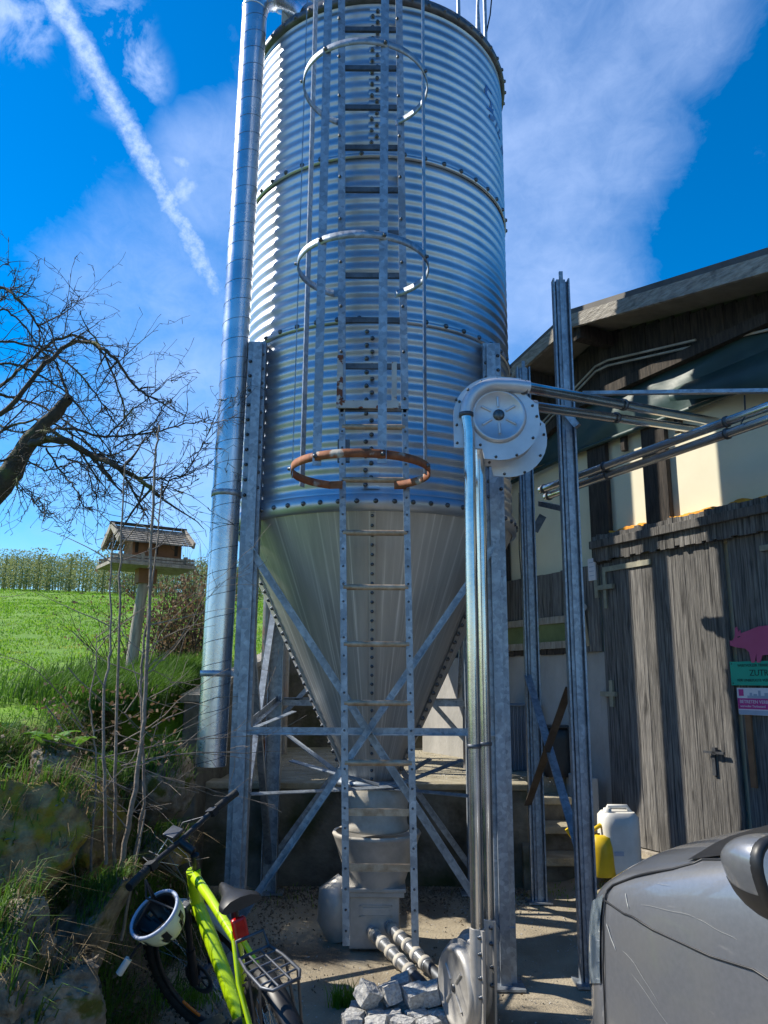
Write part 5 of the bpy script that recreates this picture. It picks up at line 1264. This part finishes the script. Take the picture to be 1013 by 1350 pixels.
# saddle
mb = MB(); prof = [(-.135, .075, 0.012), (-.11, .078, .018), (-.06, .066, .014), (0, .040, .010), (.06, .024, .012), (.12, .018, .008), (.135, .008, .0)]
vs = []; m_ = 12
for (x, w_, z_) in prof:
    for k in range(m_):
        a = 2*math.pi*k/m_; vs.append((.235+x, math.cos(a)*w_, .905+z_+math.sin(a)*(.018 if math.sin(a) > 0 else .024)-abs(math.cos(a))**3*.012))
n_ = len(prof); mb.add(vs, [(i*m_+k, i*m_+(k+1) % m_, (i+1)*m_+(k+1) % m_, (i+1)*m_+k) for i in range(n_-1) for k in range(m_)], True); mb.add(vs[:m_], [tuple(range(m_))]); mb.add(vs[-m_:], [tuple(range(m_))])
mb.build('saddle', BLACKP, bk)
MB().box((.205, 0, .795), (.03, .055, .085)).build('tail_lamp', REDL, bk, bevel=.010)
# rack and rear mudguard
mb = MB(); zr = .755; lo = [(.06, -.055), (.06, .055), (-.06, .065), (-.22, .065), (-.27, .045), (-.27, -.045), (-.22, -.065), (-.06, -.065), (.06, -.055)]
mb.tube([(x, y, zr) for x, y in lo], .006, 8, False)
for y in (-.022, .022): mb.tube([(.05, y, zr), (-.26, y, zr)], .004, 8)
for x in (-.0, -.07, -.14, -.2): mb.tube([(x, -.062, zr), (x, .062, zr)], .004, 8)
for s_ in (-1, 1): mb.tube([(-.08, s_*.065, zr), (0, s_*.075, WR+.02)], .005, 8); mb.tube([(-.2, s_*.065, zr), (0, s_*.075, WR+.02)], .005, 8); mb.tube([(.05, s_*.05, zr), (.2, s_*.02, .70)], .004, 8)
mb.tube([(.06, -.055, zr), (.08, -.05, zr+.05), (.08, .05, zr+.05), (.06, .055, zr)], .006, 8)
mb.build('luggage_rack', DARKST, bk)
def guard(parent, a0, a1, name, w=.034, m=BLACKP):
    mb = MB(); n_ = 24; vs = []
    for i in range(n_+1):
        a = a0+(a1-a0)*i/n_
        for k in range(7):
            y_ = -w+2*w*k/6; rr_ = WR+.028-abs(y_/w)**2*.016; vs.append((math.cos(a)*rr_, y_, math.sin(a)*rr_))
    mb.add(vs, [(i*7+k, i*7+k+1, (i+1)*7+k+1, (i+1)*7+k) for i in range(n_) for k in range(6)], True); o = mb.build(name, m, parent); sm = o.modifiers.new('thick', 'SOLIDIFY'); sm.thickness = .003; return o
gr_ = guard(rw_o, R(60), R(205), 'mudguard')
guard(fw_o, R(30), R(150), 'mudguard', .038, CREAM)
# steering assembly in its own frame
fk = bpy.data.objects.new('fork', None); COL.objects.link(fk); fk.parent = bk; fk['_o'] = (0, 0, 0); PENDING.append(fk); fk.matrix_local = MS
inv = lambda p: V(p)-V((WB, 0, WR))                     # unrotated steering coordinates
mb = MB()
for s_ in (-1, 1):
    mb.tube([inv((WB, s_*.062, WR)), inv((WB-.07, s_*.062, WR+.17))], .020, 14); mb.tube([inv((WB-.07, s_*.062, WR+.17)), inv((WB-.155, s_*.058, WR+.37))], .0145, 14)
mb.build('fork_leg', BLACKP, fk)
MB().bar(inv((WB-.155, -.08, WR+.375)), inv((WB-.155, .08, WR+.375)), .05, .03).build('fork_crown', DARKST, fk, bevel=.008)
bh = V((WB-.30, 0, .965)); st_ = V((WB-.25, 0, .90)); bar_c = inv((WB-.22, 0, 1.0))
mb = MB(); mb.tube([inv(ht_+V((0, 0, .02))), inv((WB-.275, 0, .93))], .019, 14); mb.tube([inv((WB-.275, 0, .945)), bar_c], .018, 14); mb.build('stem', BLACKP, fk)
HBp = [bar_c+V((-.06, -.35, .022)), bar_c+V((-.03, -.22, .018)), bar_c+V((0, -.06, .002)), bar_c, bar_c+V((0, .06, .002)), bar_c+V((-.03, .22, .018)), bar_c+V((-.06, .35, .022))]
mb = MB().tube(HBp, .0125, 14); mb.build('handlebar', BLACKP, fk)
for s_ in (0, -1):
    a, b = (HBp[0], HBp[0].lerp(HBp[1], .95)) if s_ == 0 else (HBp[-1], HBp[-1].lerp(HBp[-2], .95))
    MB().tube([a, b], .0175, 14).build('grip', RUBBER, fk)
    mb = MB(); c = b.lerp(bar_c, .12); mb.box(c, (.05, .035, .03)); mb.tube([c+V((.02, 0, -.01)), c+V((.06, -.02 if s_ == 0 else .02, -.03)), a.lerp(b, .3)+V((.055, 0, -.03))], .005, 8); mb.build('brake_lever', BLACKP, fk)
MB().box(bar_c+V((.02, .0, .045)), (.06, .07, .015), Matrix.Rotation(R(-25), 3, 'Y')).build('phone_mount', DARKST, fk, bevel=.003)
mb = MB()
for (y_, k) in ((.13, .10), (-.13, .12), (.09, .06)):
    mb.tube([bar_c+V((-.01, y_*1.4, .01)), bar_c+V((.10, y_, .02)), bar_c+V((.13+k*.3, y_*.3, -.06)), bar_c+V((.08, 0, -.20)), inv((WB-.14, .05, WR+.30))], .0028, 6)
mb.build('cable', DARKST, fk)
MB().tube([bar_c+V((.05, .02, -.1)), bar_c+V((.09, .10, -.02)), bar_c+V((.07, .0, .02)), bar_c+V((.06, -.05, -.10)), inv((WB-.16, -.02, .74))], .0028, 6).build('cable', CHROME, fk)
mb = MB(); mb.lathe([(.085, -.002), (.088, 0), (.085, .003), (.06, .003)], (.44, -.06, .30), 40, (0, 1, 0)); mb.tube([(.44, -.08, .30), (.50, -.085, .15)], .010, 8); mb.tube([(.44, .08, .30), (.38, .085, .45)], .010, 8); mb.build('crank', DARKST, bk)
for (x, y, z) in ((.50, -.13, .15), (.38, .13, .45)): MB().box((x, y, z), (.09, .09, .018)).build('pedal', BLACKP, bk, bevel=.003)
MB().tube([(-.02, .09, .30), (.05, .22, .02)], .008, 8).build('kickstand', BLACKP, bk)
# motor casing of the frame
MB().tube([(.44, -.05, .33), (.44, .05, .33)], .07, 24).build('motor', BLACKP, bk)
# helmet hanging from the left grip
bpy.context.view_layer.update()
hl = thing('bicycle_helmet', 'black and pale green cycling helmet hanging upside down from the handlebar grip', 'helmet', tuple(at(206, 1208, 3.30)))
HC = at(206, 1208, 3.30); q_ = V((.50, .42, -.66)).normalized().to_track_quat('Z', 'Y').to_matrix()
def dome(sc, a1, holes, name, m, th=None, n_=48, mrows=18):
    mb = MB(); vs = []
    for i in range(mrows+1):
        ph = a1*i/mrows
        for k in range(n_):
            a = 2*math.pi*k/n_; r_ = V((math.sin(ph)*math.cos(a)*.125*sc, math.sin(ph)*math.sin(a)*.098*sc, math.cos(ph)*.105*sc)); vs.append(HC+q_@r_)
    fs = []
    for i in range(mrows):
        for k in range(n_):
            if holes(i/mrows, k/n_): continue
            fs.append((i*n_+k, i*n_+(k+1) % n_, (i+1)*n_+(k+1) % n_, (i+1)*n_+k))
    mb.add(vs, fs, True); o = mb.build(name, m, hl, fix=False)
    if th: s_ = o.modifiers.new('thick', 'SOLIDIFY'); s_.thickness = th; s_.offset = 0
    return o
vent = lambda t, u: (.22 < t < .86) and (math.sin(u*2*math.pi*7+t*3) > .42)
dome(1.0, R(96), vent, 'outer_shell', HELW, .004)
dome(.93, R(95), lambda t, u: (.3 < t < .8) and (math.sin(u*2*math.pi*7+t*3) > .7), 'foam_liner', BLACKP, .012)
mb = MB(); mb.tube([HC+q_@V((math.cos(a)*.1245, math.sin(a)*.098, -.012)) for a in lin(0, 2*math.pi, 49)], .007, 8, False); mb.build('rim_band', SIGNG, hl)
dome(1.012, R(96), lambda t, u: not ((math.sin(u*2*math.pi*7+t*3+1.2) > .0) and .3 < t < .97), 'black_pattern', BLACKP)
gp = (bk.matrix_world @ MS @ HBp[-1].to_4d().xyz) if False else None
mb = MB(); top = at(192, 1160, 3.3)
for a in (R(30), R(150), R(-60)): mb.tube([HC+q_@V((math.cos(a)*.115, math.sin(a)*.09, -.01)), (HC+top)/2+V((rng.uniform(-.02, .02), 0, 0)), top], .005, 6)
mb.tube([HC+q_@V((-.115, 0, -.01)), at(180, 1250, 3.28), at(172, 1264, 3.28)], .006, 6); mb.build('strap', BLACKP, hl)
MB().tube([at(170, 1264, 3.28), at(157, 1284, 3.28)], .014, 10).build('strap_end', PLAST, hl)

# ------------------------------------------------------------------ car
fdir = V((-.42, .907, 0)).normalized(); rdir = V((fdir.y, -fdir.x, 0)); CO = V((1.325, 3.60, .03)); CM = Matrix((rdir, fdir, UZ)).transposed()
car = thing('parked_car', 'dusty grey car parked at the lower right with light scratches on its wing', 'car', tuple(CO))
def cp(x, s, z): return CO+rdir*x-fdir*s+UZ*z            # s: distance behind the nose, x: to the right (the visible flank is at -x)
STN = [  # s, half width, shoulder z, centre z, bottom z
 (0.0, .44, .56, .66, .28), (.03, .54, .68, .80, .22), (.10, .645, .79, .93, .18), (.22, .745, .885, 1.0, .17), (.38, .815, .955, 1.075, .17), (.6, .85, 1.025, 1.145, .17), (.85, .865, 1.095, 1.21, .17), (1.1, .87, 1.16, 1.275, .17), (1.25, .872, 1.19, 1.30, .17), (1.6, .875, 1.22, 1.33, .17), (2.4, .875, 1.25, 1.35, .17), (3.3, .87, 1.26, 1.35, .17), (4.0, .83, 1.25, 1.32, .2), (4.2, .76, 1.2, 1.26, .3)]
def interp(s):
    for a, b in zip(STN[:-1], STN[1:]):
        if s <= b[0]: t = (s-a[0])/(b[0]-a[0]); return [a[i]+(b[i]-a[i])*t for i in range(1, 5)]
    return list(STN[-1][1:])
def section(s):
    hw, sh, ct, bt = interp(s); c_ = [(-hw*.90, bt), (-hw*.985, bt+.10), (-hw, (bt+sh)*.42), (-hw*.998, sh-.26), (-hw*.985, sh-.12), (-hw*.962, sh-.04), (-hw*.93, sh), (-hw*.88, sh+.022), (-hw*.70, sh+(ct-sh)*.62), (-hw*.40, sh+(ct-sh)*.90), (0, ct)]
    return c_+[(-x, z) for x, z in c_[-2::-1]]
SS = [0, .015, .03, .06, .1, .15, .22, .3, .38, .48, .6, .72, .85, .98, 1.1, 1.25, 1.4, 1.6, 2.0, 2.4, 2.9, 3.3, 3.7, 4.0, 4.2]
secs = [[cp(x, s, z) for x, z in section(s)] for s in SS]; ns = len(secs[0])
mb = MB(); fs = []
WA = [(.78, .34), (3.35, .34)]
for i in range(len(SS)-1):
    for k in range(ns-1): fs.append((i*ns+k, i*ns+k+1, (i+1)*ns+k+1, (i+1)*ns+k))
mb.add([v for s_ in secs for v in s_], fs, True); mb.add(secs[0], [tuple(range(ns))]); mb.add(secs[-1], [tuple(range(ns))])
body = mb.build('body', PAINT, car); sb_ = body.modifiers.new('sub', 'SUBSURF'); sb_.levels = 2; sb_.render_levels = 2
def surf(s, f):                                          # point on the body section, f in section index units
    sec = section(s); k = min(int(f), len(sec)-2); t = f-k; a, b = sec[k], sec[k+1]; return cp(a[0]+(b[0]-a[0])*t, s, a[1]+(b[1]-a[1])*t)
def seam(pts, name='panel_gap', m=BLACKP, r=.0042, parent=None, n_=10, push=-.001):
    P_ = []
    for (s0, f0), (s1, f1) in zip(pts[:-1], pts[1:]):
        for k in range(n_): t = k/n_; P_.append(surf(s0+(s1-s0)*t, f0+(f1-f0)*t))
    P_.append(surf(*pts[-1])); return MB().tube(P_, r, 6).build(name, m, parent or car)
seam([(.37, 4.7), (.375, 5.2), (.40, 5.6), (.52, 5.95), (.70, 6.2), (.78, 6.6), (.80, 7.0)])
seam([(.80, 6.95), (.9, 6.6), (1.05, 6.4)])      # bonnet gap
seam([(.37, 4.75), (.5, 4.15), (.66, 3.7), (.9, 3.2), (1.2, 2.8)], r=.0035)
seam([(.37, 5.2), (.375, 4.3), (.38, 3.2), (.37, 1.2)], r=.003)
seam([(1.17, 5.7), (1.17, 3.), (1.17, 1.2)], r=.004)
# headlight: clear lens over dark bowl following the corner
def patch(s0, s1, f0, f1, off, name, m, nn_=10, taper=0):
    vs = []
    for i in range(nn_+1):
        for j in range(nn_+1):
            ts, tf = i/nn_, j/nn_; s_ = s0+(s1-s0)*ts; f_ = f0+(f1-f0)*tf
            p = surf(max(.001, s_-taper*(1-tf)*.08), f_); q = p-cp(0, s_+.5, .5); q.normalize(); vs.append(p+q*off)
    return MB().add(vs, [(i*(nn_+1)+j, i*(nn_+1)+j+1, (i+1)*(nn_+1)+j+1, (i+1)*(nn_+1)+j) for i in range(nn_) for j in range(nn_)], True).build(name, m, car)
patch(.04, .355, 2.75, 5.0, .005, 'headlight', mat('lamp_glass', (.30, .36, .40), (.06, .10, .15), 9, .06, .3, stops=(.42, .58), coat=1), 12)
o = bpy.data.objects['headlight']; o['_o'] = car['_o']; PENDING.append(o)
hp = surf(.2, 3.9)
MB().tube([surf(.0, 1.2)+V((-.01, .02, 0)), surf(.05, 1.6)+V((-.02, 0.01, 0)), surf(.2, 1.7)+V((-.012, 0, 0))], .02, 8).build('bumper_strip', CHROME, car)
# wheels
for s_ in (.95, 3.35):
    for sx in (-1, 1):
        c = cp(sx*.80, s_, .32); w = thing_ = bpy.data.objects.new('wheel', None); COL.objects.link(w); w.parent = car; w['_o'] = car['_o']; PENDING.append(w)
        MB().lathe([(.20, -.10), (.31, -.10), (.325, -.06), (.325, .06), (.31, .10), (.20, .10)], c, 40, rdir).build('tyre', RUBBER, w); MB().lathe([(.20, -.085), (.19, -.06), (.06, -.07), (0, -.07)], c, 30, rdir*(-sx*-1 if sx < 0 else -1)).build('rim', CHROME, w)
        MB().lathe([(.35, .0), (.33, 0), (.33, .02)], cp(sx*.872, s_, .30), 40, rdir, 0, 2*math.pi).build('wheel_arch', BLACKP, w)
# cabin: pillars, glass, roof
def quad(pts, name, m, th=.006):
    o = MB().add(pts, [tuple(range(len(pts)))]).build(name, m, car); s_ = o.modifiers.new('thick', 'SOLIDIFY'); s_.thickness = th; return o
wl, wr = cp(-.80, 1.22, 1.25), cp(.80, 1.22, 1.25); tl, tr2 = cp(-.62, 1.95, 1.80), cp(.62, 1.95, 1.80)
quad([wl, cp(0, 1.05, 1.31), wr, tr2, cp(0, 1.88, 1.84), tl], 'windscreen', GLASS)
quad([cp(-.845, 1.35, 1.26), cp(-.86, 3.3, 1.29), cp(-.64, 3.3, 1.76), cp(-.63, 2.0, 1.76)], 'side_window', GLASS); quad([cp(.845, 1.35, 1.26), cp(.86, 3.3, 1.29), cp(.64, 3.3, 1.76), cp(.63, 2.0, 1.76)], 'side_window', GLASS)
quad([cp(-.64, 1.95, 1.80), cp(.64, 1.95, 1.80), cp(.62, 3.6, 1.78), cp(-.62, 3.6, 1.78)], 'roof', PAINT, .04); quad([cp(-.78, 4.1, 1.29), cp(.78, 4.1, 1.29), cp(.62, 3.6, 1.78), cp(-.62, 3.6, 1.78)], 'rear_window', GLASS)
for sx in (-1, 1):
    MB().tube([cp(sx*.83, 1.15, 1.24), cp(sx*.62, 1.97, 1.79), cp(sx*.63, 3.3, 1.79), cp(sx*.80, 4.1, 1.28)], .03, 10).build('pillar', PAINT, car)
patch(.74, 1.36, 7.0, 13.0, .006, 'cowl', BLACKP, 16)
# mirror
mr = bpy.data.objects.new('wing_mirror', None); COL.objects.link(mr); mr.parent = car; mr['_o'] = car['_o']; PENDING.append(mr)
MC = at(1036, 1160, 1.95)
def shell(c, rx_, ry_, rz_, name, m, cut=None, e=2.6):
    mb = MB(); vs = []; n1_, n2_ = 24, 32; yb_ = []
    for i in range(n1_+1):
        ph = math.pi*.52*i/n1_
        for k in range(n2_):
            a = 2*math.pi*k/n2_; ca, sa = math.cos(a), math.sin(a); q = (abs(ca)**e+abs(sa)**e)**(-1/e); taper = 1+.14*sa
            vs.append(c+rdir*(ca*q*rx_*math.sin(ph)*taper)+UZ*(sa*q*rz_*math.sin(ph))+fdir*(math.cos(ph)*ry_)+rdir*(-.02*sa))
    fs = [(i*n2_+k, i*n2_+(k+1) % n2_, (i+1)*n2_+(k+1) % n2_, (i+1)*n2_+k) for i in range(n1_) for k in range(n2_) if cut is None or cut(k/n2_)]
    return mb.add(vs, fs, True).build(name, m, mr, fix=False)
shell(MC, .100, .150, .100, 'mirror_cover', PAINT)
MB().lathe([(1, 0), (1.02, .01), (1.0, .02), (.92, .022)], (0, 0, 0), 8) if False else None
mb = MB(); n2_ = 40; rings = []
for (sc, dy) in ((1.0, 0), (1.02, -.012), (1.0, -.026), (.90, -.028), (.88, -.016)):
    for k in range(n2_):
        a = 2*math.pi*k/n2_; ca, sa = math.cos(a), math.sin(a); q = (abs(ca)**2.6+abs(sa)**2.6)**(-1/2.6); rings.append(MC+rdir*(ca*q*.100*sc*(1+.14*sa)-.02*sa)+UZ*(sa*q*.100*sc)+fdir*(dy))
mb.add(rings, [(i*n2_+k, i*n2_+(k+1) % n2_, (i+1)*n2_+(k+1) % n2_, (i+1)*n2_+k) for i in range(4) for k in range(n2_)], True); mb.build('mirror_frame', BLACKP, mr)
MB().add(rings[-n2_:], [tuple(range(n2_))]).build('mirror_glass', mat('mirror', (.75, .78, .8), (.7, .74, .76), 3, .02, 1.0), mr)
mb = MB(); vs = []
for i in range(8):
    ph = math.pi*.52*(i+1)/8*1.0
    for k in range(20):
        a = math.pi*1.08+math.pi*.84*k/19; ca, sa = math.cos(a), math.sin(a); q = (abs(ca)**2.6+abs(sa)**2.6)**(-1/2.6); s_ = 1.012
        vs.append(MC+rdir*(ca*q*.1*s_*math.sin(ph)*(1+.14*sa)-.02*sa)+UZ*(sa*q*.100*s_*math.sin(ph))+fdir*(math.cos(ph)*.152))
mb.add(vs, [(i*20+k, i*20+k+1, (i+1)*20+k+1, (i+1)*20+k) for i in range(7) for k in range(19)], True); mb.build('mirror_lower_shell', BLACKP, mr, fix=False)
MB().tube([MC+UZ*-.07+rdir*.02, MC+UZ*-.09+rdir*.10, cp(-.84, 1.40, 1.22)], [.03, .03, .035], 12).build('mirror_arm', BLACKP, mr)
# scratches on the wing
def scr(s0, f0, s1, f1, w=.0018, m=SCREAM):
    P_ = [];
    for k in range(9):
        t = k/8; p = surf(s0+(s1-s0)*t, f0+(f1-f0)*t+.012*math.sin(k*1.1)); P_.append(p-rdir*.0015)
    mb = MB().tube(P_, [w*.3]+[w]*7+[w*.3], 5); return mb
mb = MB()
for (a, b, c, d, w_) in ((.50, 4.9, .53, 4.3, .0020), (.40, 3.9, .46, 3.3, .0020), (.60, 4.4, .85, 3.9, .0004), (.85, 3.9, 1.0, 3.5, .00045), (.50, 3.3, .68, 2.6, .00045), (.25, 3.4, .33, 3.2, .0004), (.55, 2.9, .8, 2.2, .00045), (.66, 5.2, .72, 5.0, .0004)):
    m2 = scr(a, b, c, d, w_); mb.add(m2.v, m2.f)
mb.build('scratch', SCREAM, car)

# ------------------------------------------------------------------ tidy up helper properties
for o in bpy.data.objects:
    if '_o' in o: del o['_o']
